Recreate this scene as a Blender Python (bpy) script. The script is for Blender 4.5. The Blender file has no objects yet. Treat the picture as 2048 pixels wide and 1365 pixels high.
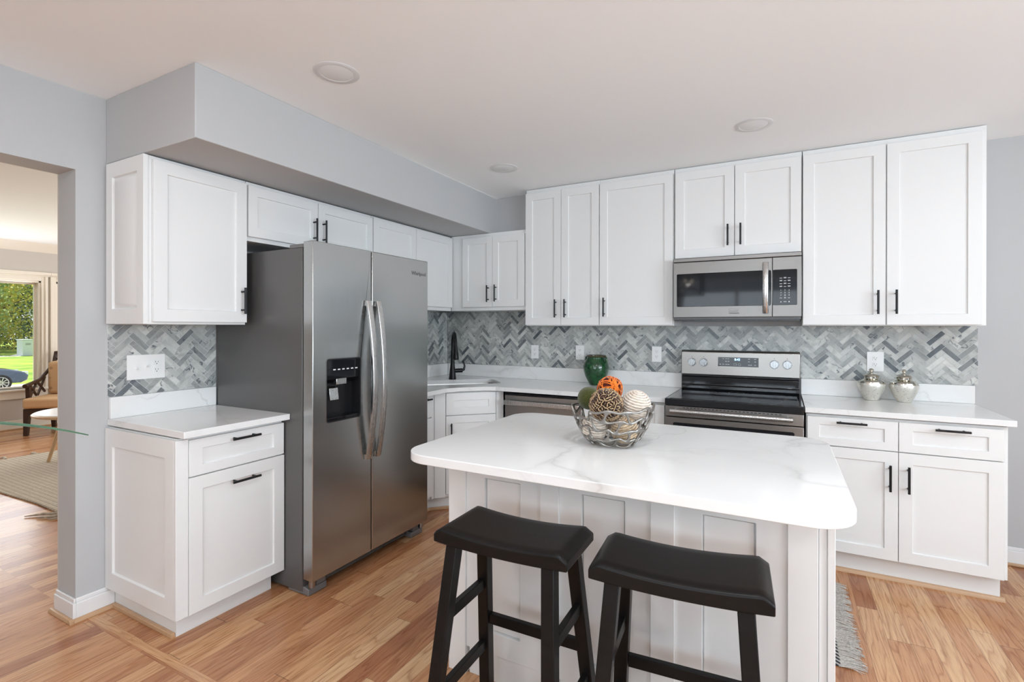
import bpy, bmesh, math, random
from mathutils import Vector, Matrix
from mathutils.geometry import tessellate_polygon

# ------------------------------------------------------------------ camera, world, sun, lights, exposure
scene = bpy.context.scene
COL = scene.collection
F_PX, EYE, CY_PX = 1000.704, 1.3596, 656.476
YAW, PITCH, ROLL = .4919, -.0012, .0012
_s, _c = math.sin(YAW), math.cos(YAW)
fwd = Vector((-_s*math.cos(PITCH), _c*math.cos(PITCH), math.sin(PITCH)))
up0 = Vector((_s*math.sin(PITCH), -_c*math.sin(PITCH), math.cos(PITCH)))
rt0 = Vector((_c, _s, 0))
rt = rt0*math.cos(ROLL)+up0*math.sin(ROLL)
up = -rt0*math.sin(ROLL)+up0*math.cos(ROLL)
cd = bpy.data.cameras.new('camera'); cam = bpy.data.objects.new('camera', cd); COL.objects.link(cam)
cd.sensor_width = 36; cd.sensor_fit = 'HORIZONTAL'; cd.lens = 36*F_PX/2048
cd.shift_y = -(682.5-CY_PX)/2048; cd.clip_start = .05; cd.clip_end = 400
mw = Matrix.Identity(4)
for i in range(3):
    mw[i][0] = rt[i]; mw[i][1] = up[i]; mw[i][2] = -fwd[i]
mw[2][3] = EYE
cam.matrix_world = mw
scene.camera = cam

scene.view_settings.view_transform = 'Standard'
scene.view_settings.look = 'None'
scene.view_settings.gamma = 1
scene.view_settings.use_curve_mapping = False
scene.view_settings.exposure = .11
scene.cycles.max_bounces = 10
scene.cycles.diffuse_bounces = 6
scene.cycles.glossy_bounces = 5
scene.cycles.sample_clamp_indirect = 8
scene.cycles.use_denoising = True

world = bpy.data.worlds.new('world'); scene.world = world; world.use_nodes = True
_bg = world.node_tree.nodes['Background']
_bg.inputs[0].default_value = (.80, .90, 1.0, 1); _bg.inputs[1].default_value = 1.1

def light(name, kind, loc, direction, energy, color, sx=1, sy=1, angle=.01):
    ld = bpy.data.lights.new(name, kind); ld.energy = energy; ld.color = color
    if kind == 'AREA': ld.shape = 'RECTANGLE'; ld.size = sx; ld.size_y = sy
    if kind == 'SUN': ld.angle = angle
    o = bpy.data.objects.new(name, ld); COL.objects.link(o); o.location = loc
    o.rotation_euler = Vector(direction).to_track_quat('-Z', 'Y').to_euler()
    return o
light('sun', 'SUN', (-12, 0, 10), (.52, .10, -.84), 10.5, (1, .95, .86))
light('sliding_door_daylight', 'AREA', (3.50, .30, 1.68), (-1, 0, .85), 158, (.765, .895, 1), 3.4, 1.1)
light('rear_window_daylight', 'AREA', (-.2, -3.05, 1.45), (0, 1, 1.0), 62, (.78, .90, 1), 3.0, 1.7)
light('picture_window_daylight', 'AREA', (-8.62, 1.0, 1.35), (1, 0, .5), 52, (.93, .97, 1), 3.8, 1.4)
light('added_living_fill', 'AREA', (-6.2, 5.85, 1.45), (0, -1, .45), 105, (.95, .98, 1), 3.2, 1.5)  # added lamp at the unseen far end, brightens the living room

# ------------------------------------------------------------------ helpers
random.seed(7)
class MB:
    def __init__(s): s.v = []; s.f = []; s.mi = []; s.cur = 0
    def add(s, vs, fs):
        n = len(s.v); s.v += [tuple(v) for v in vs]
        for f in fs: s.f.append(tuple(i+n for i in f)); s.mi.append(s.cur)
        return s
    def box(s, x0, x1, y0, y1, z0, z1):
        if x0 > x1: x0, x1 = x1, x0
        if y0 > y1: y0, y1 = y1, y0
        if z0 > z1: z0, z1 = z1, z0
        return s.add([(x0,y0,z0),(x1,y0,z0),(x1,y1,z0),(x0,y1,z0),(x0,y0,z1),(x1,y0,z1),(x1,y1,z1),(x0,y1,z1)],
              [(0,3,2,1),(4,5,6,7),(0,1,5,4),(1,2,6,5),(2,3,7,6),(3,0,4,7)])
    def bar(s, a, b, w, h, upv=(0,0,1)):
        a, b = Vector(a), Vector(b); d = (b-a).normalized(); u = Vector(upv)
        if abs(d.dot(u)) > .98: u = Vector((0,1,0))
        r = d.cross(u).normalized()*w/2; t = r.cross(d).normalized()*h/2
        vs = [a-r-t, a+r-t, a+r+t, a-r+t, b-r-t, b+r-t, b+r+t, b-r+t]
        return s.add(vs, [(0,3,2,1),(4,5,6,7),(0,1,5,4),(1,2,6,5),(2,3,7,6),(3,0,4,7)])
    def tube(s, pts, r, n=12, closed=False, flat=1.0, upv=None):
        pts = [Vector(p) for p in pts]; m = len(pts)
        rs = r if isinstance(r, (list, tuple)) else [r]*m
        rings = []; prev = None
        for i, p in enumerate(pts):
            if closed: d = pts[(i+1) % m]-pts[i-1]
            else: d = pts[min(i+1, m-1)]-pts[max(i-1, 0)]
            d.normalize()
            if upv is not None:
                uu = upv[i] if isinstance(upv, list) else Vector(upv)
                a = d.cross(uu).normalized()
            elif prev is None:
                a = d.orthogonal().normalized()
            else:
                a = (prev-d*prev.dot(d)).normalized()
            prev = a; b = d.cross(a)
            rings.append([p+(a*math.cos(2*math.pi*k/n)+b*math.sin(2*math.pi*k/n)*flat)*rs[i] for k in range(n)])
        vs = [v for g in rings for v in g]; fs = []
        for i in range(m if closed else m-1):
            j = (i+1) % m
            for k in range(n):
                l = (k+1) % n
                fs.append((i*n+k, i*n+l, j*n+l, j*n+k))
        if not closed:
            fs.append(tuple(range(n))[::-1]); fs.append(tuple((m-1)*n+k for k in range(n)))
        return s.add(vs, fs)
    def cyl(s, a, b, r, n=20, r2=None): return s.tube([a, b], [r, r if r2 is None else r2], n)
    def lathe(s, prof, cx=0, cy=0, n=32, cap=True):
        vs = []; fs = []; m = len(prof)
        for r, z in prof:
            for k in range(n):
                a = 2*math.pi*k/n; vs.append((cx+r*math.cos(a), cy+r*math.sin(a), z))
        for i in range(m-1):
            for k in range(n):
                l = (k+1) % n; fs.append((i*n+k, i*n+l, (i+1)*n+l, (i+1)*n+k))
        if cap: fs.append(tuple(range(n))[::-1]); fs.append(tuple((m-1)*n+k for k in range(n)))
        return s.add(vs, fs)
    def prism(s, poly, lo, hi, axis='z', holes=()):
        """extrude a polygon (with holes); axis z: (x,y) poly; axis x: (y,z) poly; axis y: (x,z) poly"""
        loops = [list(poly)]+[list(h) for h in holes]
        if axis == 'z': mk = lambda p, t: (p[0], p[1], t)
        elif axis == 'x': mk = lambda p, t: (t, p[0], p[1])
        else: mk = lambda p, t: (p[0], t, p[1])
        flat = [p for l in loops for p in l]; n = len(flat)
        vs = [mk(p, lo) for p in flat]+[mk(p, hi) for p in flat]
        fs = []
        if holes: tris = tessellate_polygon([[Vector((p[0], p[1], 0)) for p in l] for l in loops])
        else: tris = [tuple(range(n))]
        for t in tris:
            fs.append(tuple(t)); fs.append(tuple(i+n for i in t)[::-1])
        k = 0
        for l in loops:
            m = len(l)
            for i in range(m):
                j = (i+1) % m; fs.append((k+i, k+j, k+j+n, k+i+n))
            k += m
        return s.add(vs, fs)
    def sphere(s, c, r, seg=24, ring=14, sc=(1,1,1)):
        vs = []; fs = []
        for i in range(ring+1):
            t = math.pi*i/ring
            for k in range(seg):
                a = 2*math.pi*k/seg
                vs.append((c[0]+r*sc[0]*math.sin(t)*math.cos(a), c[1]+r*sc[1]*math.sin(t)*math.sin(a), c[2]+r*sc[2]*math.cos(t)))
        for i in range(ring):
            for k in range(seg):
                l = (k+1) % seg; fs.append((i*seg+k, (i+1)*seg+k, (i+1)*seg+l, i*seg+l))
        return s.add(vs, fs)
    def obj(s, name, mat, parent=None, bevel=0, smooth=True, angle=32, seg=2, sub=0, merge=False):
        me = bpy.data.meshes.new(name); me.from_pydata(s.v, [], s.f)
        mats = mat if isinstance(mat, (list, tuple)) else [mat]
        for m_ in mats: me.materials.append(m_)
        if len(mats) > 1:
            for p, k in zip(me.polygons, s.mi): p.material_index = k
        bm = bmesh.new(); bm.from_mesh(me)
        if merge: bmesh.ops.remove_doubles(bm, verts=bm.verts, dist=1e-5)
        bmesh.ops.recalc_face_normals(bm, faces=bm.faces)
        bm.to_mesh(me); bm.free()
        if smooth:
            for p in me.polygons: p.use_smooth = True
            me.set_sharp_from_angle(angle=math.radians(angle))
        o = bpy.data.objects.new(name, me); COL.objects.link(o)
        if parent is not None: o.parent = parent
        if bevel:
            m_ = o.modifiers.new('bevel', 'BEVEL'); m_.width = bevel; m_.segments = seg; m_.limit_method = 'ANGLE'; m_.angle_limit = math.radians(35)
        if sub:
            m_ = o.modifiers.new('sub', 'SUBSURF'); m_.levels = sub; m_.render_levels = sub
        return o

def thing(name, label, cat, loc=(0,0,0), rz=0, group=None):
    o = bpy.data.objects.new(name, None); COL.objects.link(o); o.location = loc; o.rotation_euler = (0,0,rz)
    o.empty_display_size = .1
    o['label'] = label; o['category'] = cat
    if group: o['group'] = group
    return o
def tag(o, label, cat, group=None, kind=None):
    o['label'] = label; o['category'] = cat
    if group: o['group'] = group
    if kind: o['kind'] = kind
    return o
def struct(o, label=None):
    o['kind'] = 'structure'
    if label: o['label'] = label
    return o
def text_part(name, body, size, mat, parent, mtx, align='CENTER', ext=.0004):
    cu = bpy.data.curves.new(name, 'FONT'); cu.body = body; cu.size = size; cu.extrude = ext; cu.align_x = align; cu.align_y = 'CENTER'
    t = bpy.data.objects.new(name, cu); COL.objects.link(t)
    me = bpy.data.meshes.new_from_object(t.evaluated_get(bpy.context.evaluated_depsgraph_get()))
    me.name = name; me.transform(mtx); bpy.data.objects.remove(t); bpy.data.curves.remove(cu)
    me.materials.clear(); me.materials.append(mat)
    o = bpy.data.objects.new(name, me); COL.objects.link(o); o.parent = parent
    return o
def frame_mtx(origin, xdir, ydir):
    x = Vector(xdir).normalized(); y = Vector(ydir).normalized(); z = x.cross(y)
    m = Matrix.Identity(4)
    for i in range(3): m[i][0] = x[i]; m[i][1] = y[i]; m[i][2] = z[i]; m[i][3] = origin[i]
    return m

# ------------------------------------------------------------------ materials
class G:
    def __init__(s, name):
        s.m = bpy.data.materials.new(name); s.m.use_nodes = True; s.nt = s.m.node_tree; s.p = s.nt.nodes['Principled BSDF']
    def n(s, t, **kw):
        nd = s.nt.nodes.new(t)
        for k, v in kw.items(): setattr(nd, k, v)
        return nd
    def put(s, sock, v):
        if hasattr(v, 'links') or isinstance(v, bpy.types.NodeSocket): s.nt.links.new(v, sock)
        else: sock.default_value = v
    def math(s, op, a, b=0, c=0):
        nd = s.n('ShaderNodeMath', operation=op)
        for i, v in enumerate((a, b, c)):
            if i < len(nd.inputs): s.put(nd.inputs[i], v)
        return nd.outputs[0]
    def co(s, kind='Object'): return s.n('ShaderNodeTexCoord').outputs[kind]
    def sep(s, v):
        nd = s.n('ShaderNodeSeparateXYZ'); s.put(nd.inputs[0], v); return nd.outputs
    def comb(s, x, y, z=0):
        nd = s.n('ShaderNodeCombineXYZ')
        for i, v in enumerate((x, y, z)): s.put(nd.inputs[i], v)
        return nd.outputs[0]
    def map(s, v, scale=(1,1,1), loc=(0,0,0), rot=(0,0,0)):
        nd = s.n('ShaderNodeMapping'); s.put(nd.inputs[0], v); nd.inputs[3].default_value = scale; nd.inputs[1].default_value = loc; nd.inputs[2].default_value = rot
        return nd.outputs[0]
    def noise(s, v, scale=5, detail=4, rough=.55, dist=0):
        nd = s.n('ShaderNodeTexNoise'); s.put(nd.inputs['Vector'], v); nd.inputs['Scale'].default_value = scale
        nd.inputs['Detail'].default_value = detail; nd.inputs['Roughness'].default_value = rough; nd.inputs['Distortion'].default_value = dist
        return nd.outputs[0]
    def white(s, v, dim='2D'):
        nd = s.n('ShaderNodeTexWhiteNoise', noise_dimensions=dim)
        s.put(nd.inputs['W' if dim == '1D' else 'Vector'], v); return nd.outputs[0]
    def vor(s, v, scale=5, feature='F1', rnd=1):
        nd = s.n('ShaderNodeTexVoronoi', feature=feature); s.put(nd.inputs['Vector'], v); nd.inputs['Scale'].default_value = scale
        nd.inputs['Randomness'].default_value = rnd; return nd.outputs[0]
    def ramp(s, f, stops, interp='LINEAR'):
        nd = s.n('ShaderNodeValToRGB'); s.put(nd.inputs[0], f); e = nd.color_ramp; e.interpolation = interp
        while len(e.elements) < len(stops): e.elements.new(.5)
        for el, (p, c) in zip(e.elements, stops):
            el.position = p; el.color = (c, c, c, 1) if not isinstance(c, tuple) else (*c[:3], 1)
        return nd.outputs[0]
    def mix(s, f, a, b, mode='MIX'):
        nd = s.n('ShaderNodeMix', data_type='RGBA', blend_type=mode)
        s.put(nd.inputs[0], f)
        for i, v in ((6, a), (7, b)):
            if isinstance(v, tuple): nd.inputs[i].default_value = (*v[:3], 1)
            else: s.put(nd.inputs[i], v)
        return nd.outputs[2]
    def bump(s, h, strength=.2, dist=.002):
        nd = s.n('ShaderNodeBump'); s.put(nd.inputs['Height'], h); nd.inputs['Strength'].default_value = strength; nd.inputs['Distance'].default_value = dist
        s.nt.links.new(nd.outputs[0], s.p.inputs['Normal']); return nd
    def set(s, **kw):
        names = dict(color='Base Color', rough='Roughness', metal='Metallic', aniso='Anisotropic', spec='Specular IOR Level', coat='Coat Weight',
                     coatr='Coat Roughness', em='Emission Color', ems='Emission Strength', sheen='Sheen Weight', trans='Transmission Weight', alpha='Alpha')
        for k, v in kw.items():
            if isinstance(v, tuple) and len(v) == 3: v = (*v, 1)
            s.put(s.p.inputs[names[k]], v)
        return s

def plain(name, color, rough=.5, metal=0, spec=.5, coat=0, noise_amt=.03, bump=0, nscale=30, **kw):
    g = G(name); f = g.noise(g.co(), nscale, 3)
    c2 = tuple(min(1, c*(1+noise_amt)) for c in color); c1 = tuple(c*(1-noise_amt) for c in color)
    g.set(color=g.mix(f, c1, c2), rough=rough, metal=metal, spec=spec, coat=coat, **kw)
    if bump: g.bump(f, bump, .001)
    return g.m

M = {}
M['cab'] = plain('cabinet_white_paint', (.80, .80, .79), .38, noise_amt=.006)
M['cab_in'] = plain('cabinet_inside_white', (.80, .80, .79), .5, noise_amt=.006)  # same white paint as the cabinet fronts
M['ceil'] = plain('ceiling_paint', (.945, .965, .975), .9, spec=.2, noise_amt=.008, bump=.04, nscale=180)
M['wall'] = plain('grey_wall_paint', (.500, .503, .506), .75, spec=.3, noise_amt=.012, bump=.05, nscale=160)
M['livwall'] = plain('greige_wall_paint', (.60, .565, .52), .8, spec=.2, noise_amt=.012)
M['livceil'] = plain('living_ceiling_paint', (.86, .86, .85), .9, spec=.2, noise_amt=.008)
M['trim'] = plain('white_trim_paint', (.80, .80, .80), .35, noise_amt=.006)
M['cream'] = plain('cream_trim_paint', (.82, .76, .66), .4, noise_amt=.01)
M['black'] = plain('black_satin_metal', (.012, .012, .013), .38, metal=.4, noise_amt=.1)
M['blackplastic'] = plain('black_plastic', (.010, .010, .012), .25, noise_amt=.1)
M['blackglass'] = plain('black_glass', (.008, .008, .010), .05, spec=.38, noise_amt=.05)
M['glasstop'] = plain('cooktop_glass', (.012, .012, .014), .09, spec=.6, noise_amt=.1)
M['white_plastic'] = plain('white_plastic', (.84, .84, .83), .3, noise_amt=.004)
M['slot'] = plain('outlet_slot', (.03, .03, .03), .5)
M['legend'] = plain('printed_legend', (.75, .75, .75), .5)
M['chrome'] = plain('chrome', (.36, .36, .36), .22, metal=1, noise_amt=.02)
M['lightlens'] = plain('frosted_lens', (.86, .87, .88), .4, noise_amt=.004)
M['lightring'] = plain('light_trim_ring', (.76, .77, .78), .5, noise_amt=.004)

def steel(name, base, rough, direction, streak=.10):
    g = G(name); sc = {'x': (1.2, 400, 400), 'y': (400, 1.2, 400), 'z': (400, 400, 1.2)}[direction]
    f = g.noise(g.map(g.co(), sc), 1, 3, .6)
    big = g.noise(g.co(), 2.5, 2)
    c1 = tuple(c*(1-streak) for c in base); c2 = tuple(min(1, c*(1+streak)) for c in base)
    g.set(color=g.mix(f, c1, c2), metal=1, rough=g.math('ADD', g.math('MULTIPLY', f, .07), rough))
    return g.m
M['steel'] = steel('brushed_steel', (.335, .315, .295), .30, 'x', .05)
M['steelmw'] = steel('warm_brushed_steel', (.24, .228, .216), .32, 'x', .04)
M['steelv'] = steel('fridge_door_steel', (.46, .465, .46), .20, 'z', .02)
M['steelh'] = steel('bright_steel', (.62, .61, .60), .24, 'z', .03)
M['fridgeside'] = plain('fridge_side_coat', (.125, .121, .118), .33, metal=.35, noise_amt=.04, bump=.06, nscale=250)
M['darkgrey'] = plain('dark_grey_plastic', (.16, .155, .155), .45, noise_amt=.05)
M['gap'] = plain('gasket_gap_shade', (.01, .01, .01), .7)  # gasket rubber, also the painted dark of the door slit

def quartz():
    g = G('white_quartz'); co = g.co()
    d = g.noise(co, 1.6, 5, .6, .4)
    v = g.n('ShaderNodeVectorMath', operation='ADD'); g.put(v.inputs[0], co)
    nn = g.n('ShaderNodeTexNoise'); g.put(nn.inputs['Vector'], co); nn.inputs['Scale'].default_value = 2.0; nn.inputs['Detail'].default_value = 5
    sc = g.n('ShaderNodeVectorMath', operation='SCALE'); g.put(sc.inputs[0], nn.outputs[1]); sc.inputs['Scale'].default_value = .85
    g.put(v.inputs[1], sc.outputs[0])
    e = g.vor(g.map(v.outputs[0], (1, 1.6, 1), rot=(0, 0, .5)), 1.15, 'DISTANCE_TO_EDGE')
    vein = g.ramp(e, [(0, 1.0), (.012, .55), (.05, .12), (.14, 0)])
    mask = g.ramp(g.noise(co, 1.3, 2), [(.42, 0), (.62, 1)])
    e2 = g.vor(g.map(v.outputs[0], (1.3, 1, 1), rot=(0, 0, -.4), loc=(3, 1, 0)), 2.6, 'DISTANCE_TO_EDGE')
    vein2 = g.ramp(e2, [(0, .8), (.01, .3), (.03, 0)])
    mask2 = g.ramp(g.noise(g.map(co, loc=(5, 2, 1)), 1.8, 2), [(.5, 0), (.68, .8)])
    a = g.math('MULTIPLY', vein, mask); b = g.math('MULTIPLY', vein2, mask2)
    t = g.math('MULTIPLY', g.math('MAXIMUM', a, b), .58)
    base = g.mix(g.noise(co, 3, 3), (.80, .80, .79), (.84, .84, .83))
    g.set(color=g.mix(t, base, (.46, .44, .42)), rough=.13, spec=.5)
    return g.m
M['quartz'] = quartz()

def marble_tile():
    g = G('marble_mosaic'); at = g.n('ShaderNodeAttribute', attribute_name='tone')
    s = g.sep(at.outputs['Color']); tone, rnd = s[0], s[1]
    co = g.co(); v = g.n('ShaderNodeVectorMath', operation='ADD'); g.put(v.inputs[0], co); g.put(v.inputs[1], g.comb(g.math('MULTIPLY', rnd, 9), g.math('MULTIPLY', rnd, 5), g.math('MULTIPLY', rnd, 7)))
    n1 = g.noise(v.outputs[0], 14, 6, .62, 1.2)
    c = g.ramp(tone, [(0, (.105, .125, .140)), (.16, (.195, .212, .218)), (.40, (.335, .350, .340)), (.72, (.480, .495, .475)), (1, (.64, .65, .615))])
    cloud = g.ramp(n1, [(.3, .70), (.5, 1.0), (.7, 1.12)])
    c = g.mix(1, c, cloud, 'MULTIPLY')
    w = g.n('ShaderNodeTexWave', wave_type='BANDS', bands_direction='DIAGONAL'); g.put(w.inputs['Vector'], v.outputs[0])
    w.inputs['Scale'].default_value = 5; w.inputs['Distortion'].default_value = 16; w.inputs['Detail'].default_value = 4; w.inputs['Detail Scale'].default_value = 1.6
    vein = g.ramp(w.outputs[1], [(0, 1), (.035, .35), (.09, 0)])
    vm = g.math('MULTIPLY', vein, g.ramp(g.noise(v.outputs[0], 9, 2), [(.47, 0), (.58, .9)]))
    c = g.mix(vm, c, (.07, .085, .105))
    g.set(color=c, rough=.3)
    return g.m
M['marble'] = marble_tile()
M['grout'] = plain('pale_grout', (.66, .665, .66), .8)

def oak_floor(name, w=.083, warm=1.0, tint=(1, 1, 1), border=True):
    g = G(name); x, y, z = g.sep(g.co())[:3]
    if border:
        m = g.math('MULTIPLY', g.math('GREATER_THAN', y, 1.108), g.math('LESS_THAN', y, 1.1555))
        m = g.math('MULTIPLY', m, g.math('GREATER_THAN', x, -2.86))
        xo, yo = x, y
        def mixv(a, b): return g.math('ADD', g.math('MULTIPLY', a, g.math('SUBTRACT', 1, m)), g.math('MULTIPLY', b, m))
        x = mixv(xo, g.math('ADD', g.math('MULTIPLY', g.math('SUBTRACT', yo, 1.108), w/.0475), w*400)); y = mixv(yo, xo)
        side = g.math('MULTIPLY', g.math('LESS_THAN', yo, 1.12), 31)
        x = g.math('ADD', x, 0)
    else: side = 0.0
    fx = g.math('DIVIDE', x, w); i = g.math('FLOOR', fx); fr = g.math('FRACT', fx)
    r1 = g.white(g.math('ADD', i, side), '1D')
    yy = g.math('DIVIDE', g.math('ADD', y, g.math('MULTIPLY', r1, 13.7)), g.math('ADD', .75, g.math('MULTIPLY', r1, .7)))
    j = g.math('FLOOR', yy); fj = g.math('FRACT', yy)
    bid = g.comb(g.math('ADD', i, side), j); rb = g.white(bid, '2D')
    rb2 = g.white(g.comb(j, g.math('ADD', i, 17.3)), '2D')
    tone = g.ramp(rb, [(0, (.330, .128, .062)), (.06, (.40, .185, .095)), (.32, (.50, .255, .130)), (.6, (.56, .310, .165)), (.82, (.62, .375, .210)), (1, (.66, .44, .265))])
    gv = g.comb(g.math('ADD', g.math('MULTIPLY', x, 1.0), g.math('MULTIPLY', rb, 31)), g.math('ADD', g.math('MULTIPLY', y, .045), g.math('MULTIPLY', rb2, 17)), g.math('MULTIPLY', rb, 5))
    grain = g.noise(gv, 120, 5, .65, .3)
    wv = g.comb(g.math('ADD', x, g.math('MULTIPLY', rb, 9)), g.math('ADD', g.math('MULTIPLY', y, .10), rb2), 0)
    ring = g.noise(wv, 11, 2, .5, .2)
    rg = g.math('FRACT', g.math('MULTIPLY', ring, 11))
    ringl = g.ramp(rg, [(0, (.66, .52, .44)), (.18, (.93, .88, .84)), (.6, (1.04, 1.04, 1.04)), (.9, 1.0), (1, (.70, .56, .48))])
    gr = g.ramp(grain, [(.32, (.58, .44, .35)), (.48, (.97, .95, .93)), (.7, 1.12)])
    c = g.mix(.75, tone, ringl, 'MULTIPLY'); c = g.mix(.8, c, gr, 'MULTIPLY')
    e = g.math('MULTIPLY', g.math('MINIMUM', fr, g.math('SUBTRACT', 1, fr)), w)
    seam = g.ramp(g.math('MULTIPLY', e, 100), [(0, .35), (.045, .45), (.10, 1)])
    e2 = g.math('MINIMUM', fj, g.math('SUBTRACT', 1, fj))
    seam2 = g.ramp(g.math('MULTIPLY', e2, 100), [(0, .35), (.08, .5), (.16, 1)])
    c = g.mix(1, c, seam, 'MULTIPLY'); c = g.mix(1, c, seam2, 'MULTIPLY')
    c = g.mix(1, c, (1.0, .965, .90), 'MULTIPLY')
    g.set(color=c, rough=g.ramp(grain, [(0, .20), (1, .30)]), spec=.5)
    g.bump(g.math('ADD', g.math('MULTIPLY', seam, 1), g.math('MULTIPLY', grain, .12)), .25, .0008)
    return g.m
M['floor'] = oak_floor('oak_strip_floor')
def raw_oak(name, col, ax='x'):
    g = G(name); sc = {'x': (3, 90, 90), 'y': (90, 3, 90), 'z': (90, 90, 3)}[ax]
    f = g.noise(g.map(g.co(), sc), 1, 4, .6)
    g.set(color=g.mix(f, tuple(c*.78 for c in col), tuple(c*1.12 for c in col)), rough=.35); return g.m
M['shoex'] = raw_oak('oak_shoe_x', (.56, .35, .20), 'x')
M['shoey'] = raw_oak('oak_shoe_y', (.56, .35, .20), 'y')
def stool_wood():
    g = G('black_stained_wood'); f = g.noise(g.map(g.co(), (4, 40, 40)), 1, 5, .65, .4)
    g.set(color=g.mix(f, (.005, .0045, .0045), (.013, .011, .010)), rough=g.ramp(f, [(0, .28), (1, .40)]), spec=.18)
    g.bump(f, .12, .0006); return g.m
M['stool'] = stool_wood()

# thin window glass: mostly clear with a Fresnel reflection
def thin_glass():
    g = G('window_glass'); nt = g.nt; out = nt.nodes['Material Output']
    tr = g.n('ShaderNodeBsdfTransparent'); gl = g.n('ShaderNodeBsdfGlossy'); gl.inputs['Roughness'].default_value = .01
    fr = g.n('ShaderNodeFresnel'); fr.inputs[0].default_value = 1.35
    mx = g.n('ShaderNodeMixShader'); nt.links.new(fr.outputs[0], mx.inputs[0]); nt.links.new(tr.outputs[0], mx.inputs[1]); nt.links.new(gl.outputs[0], mx.inputs[2])
    nt.links.new(mx.outputs[0], out.inputs[0]); return g.m
M['glass'] = thin_glass()

# ------------------------------------------------------------------ room constants
WL, WLB = -2.87, -3.04        # kitchen side / living side of the left wall
YW = 3.885                    # back wall
CE = 2.457
XR, YR = 3.60, -3.20          # right and rear walls
LX, LC = -8.90, 2.49          # living room window wall, living room ceiling
LY0, LY1 = -3.20, 6.0

# floor
struct(MB().box(LX, XR, YR, LY1, -.05, 0).obj('floor', M['floor'], smooth=False), 'honey oak strip floor running from the kitchen into the living room')
# ceilings
struct(MB().box(WL-.085, XR+.15, YR-.15, YW+.15, CE, CE+.12).obj('ceiling', M['ceil'], smooth=False), 'white kitchen ceiling')
struct(MB().box(LX-1.06, WL-.085, LY0-.15, LY1+.15, LC, LC+.12).obj('ceiling_living', M['livceil'], smooth=False), 'white living room ceiling')
# walls
struct(MB().box(WLB, XR+.15, YW, YW+.15, 0, CE).obj('wall_back', M['wall'], smooth=False), 'light grey wall behind the range')
OY0, OY1, OZ = -.95, 1.085, 2.088
wl = MB(); wl.prism([(YR, 0), (OY0, 0), (OY0, OZ), (OY1, OZ), (OY1, 0), (LY1, 0), (LY1, LC), (YR, LC)], WLB, WL, 'x')
struct(wl.obj('wall_left', M['wall'], smooth=False), 'light grey wall with the opening to the living room')
# right wall with sliding door opening, rear wall with window opening
rw = MB(); rw.prism([(YR, 0), (YW, 0), (YW, CE), (YR, CE)], XR, XR+.15, 'x', holes=[[(-1.45, .02), (2.05, .02), (2.05, 2.2), (-1.45, 2.2)]])
struct(rw.obj('wall_right', M['wall'], smooth=False), 'light grey wall with the sliding door')
bw = MB(); bw.prism([(WL, 0), (XR, 0), (XR, CE), (WL, CE)], YR-.15, YR, 'y', holes=[[(-1.75, .55), (1.35, .55), (1.35, 2.3), (-1.75, 2.3)]])
struct(bw.obj('wall_rear', M['wall'], smooth=False), 'light grey wall behind the camera')
def simple_window(name, axis, pos, a0, a1, z0, z1, n=2):
    m = MB(); t = .05; fn = (lambda p0, p1, q0, q1: m.box(pos-.03, pos+.03, p0, p1, q0, q1)) if axis == 'x' else (lambda p0, p1, q0, q1: m.box(p0, p1, pos-.03, pos+.03, q0, q1))
    fn(a0, a1, z0, z0+t); fn(a0, a1, z1-t, z1)
    for k in range(n+1):
        c = a0+(a1-a0)*k/n; c = min(max(c, a0+t/2), a1-t/2); fn(c-t/2, c+t/2, z0+t, z1-t)
    o = struct(m.obj(name, M['trim'], bevel=.003))
    g_ = MB()
    if axis == 'x': g_.box(pos-.003, pos+.003, a0+t, a1-t, z0+t, z1-t)
    else: g_.box(a0+t, a1-t, pos-.003, pos+.003, z0+t, z1-t)
    g_.obj('pane', M['glass'], o, smooth=False)
    return o
simple_window('door_1', 'x', XR+.07, -1.45, 2.05, .02, 2.2, 2)
simple_window('window_2', 'y', YR-.07, -1.75, 1.35, .55, 2.3, 3)

# soffits (boxed in above the fridge run, with a shallower return above the corner cabinet)
XS, YS, ZS, YE = -2.131, 1.204, 2.145, 3.705
sf = MB(); sf.prism([(WL, YS), (XS, YS), (XS, YE), (-1.792, YE), (-1.792, YW), (WL, YW)], ZS, CE, 'z')
struct(sf.obj('wall_soffit', M['wall'], bevel=.004), 'light grey boxed soffit above the refrigerator and corner cabinets')

# baseboards
def bb_prof(): return [(0, 0), (.014, 0), (.014, .075), (.010, .088), (.006, .098), (0, .100)]
b = MB()
b.box(WL, WL+.014, OY1, 1.236, 0, .085); b.box(WL, WL+.009, OY1, 1.236, .085, .104)
b.box(WLB-.014, WL+.014, OY1-.014, OY1, 0, .085); b.box(WLB-.009, WL+.009, OY1-.009, OY1, .085, .104)
b.box(WLB-.014, WLB, OY1, 3.5, 0, .085); b.box(WLB-.009, WLB, OY1, 3.5, .085, .104)
struct(b.obj('baseboard_left', M['trim'], bevel=.003), 'white baseboard around the end of the left wall')
b = MB(); b.prism([(0, 0), (.017, 0), (.015, .009), (.009, .016), (0, .018)], OY1-.031, 1.222, 'y')
for i, v in enumerate(b.v): b.v[i] = (v[0]+WL+.014, v[1], v[2])
c2 = MB(); c2.prism([(0, 0), (-.017, 0), (-.015, .009), (-.009, .016), (0, .018)], WLB-.03, WL+.031, 'x')
for i, v in enumerate(c2.v): c2.v[i] = (v[0], v[1]+OY1-.014, v[2])
b.add(c2.v, c2.f)
b.box(WL+.015, -2.335, 1.218, 1.236, 0, .019)
struct(b.obj('trim_1', M['shoey'], bevel=.002), 'oak shoe moulding round the wall end and the small base cabinet')
b = MB(); b.box(1.02, XR, YW-.014, YW, 0, .085); b.box(1.02, XR, YW-.009, YW, .085, .104)
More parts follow.
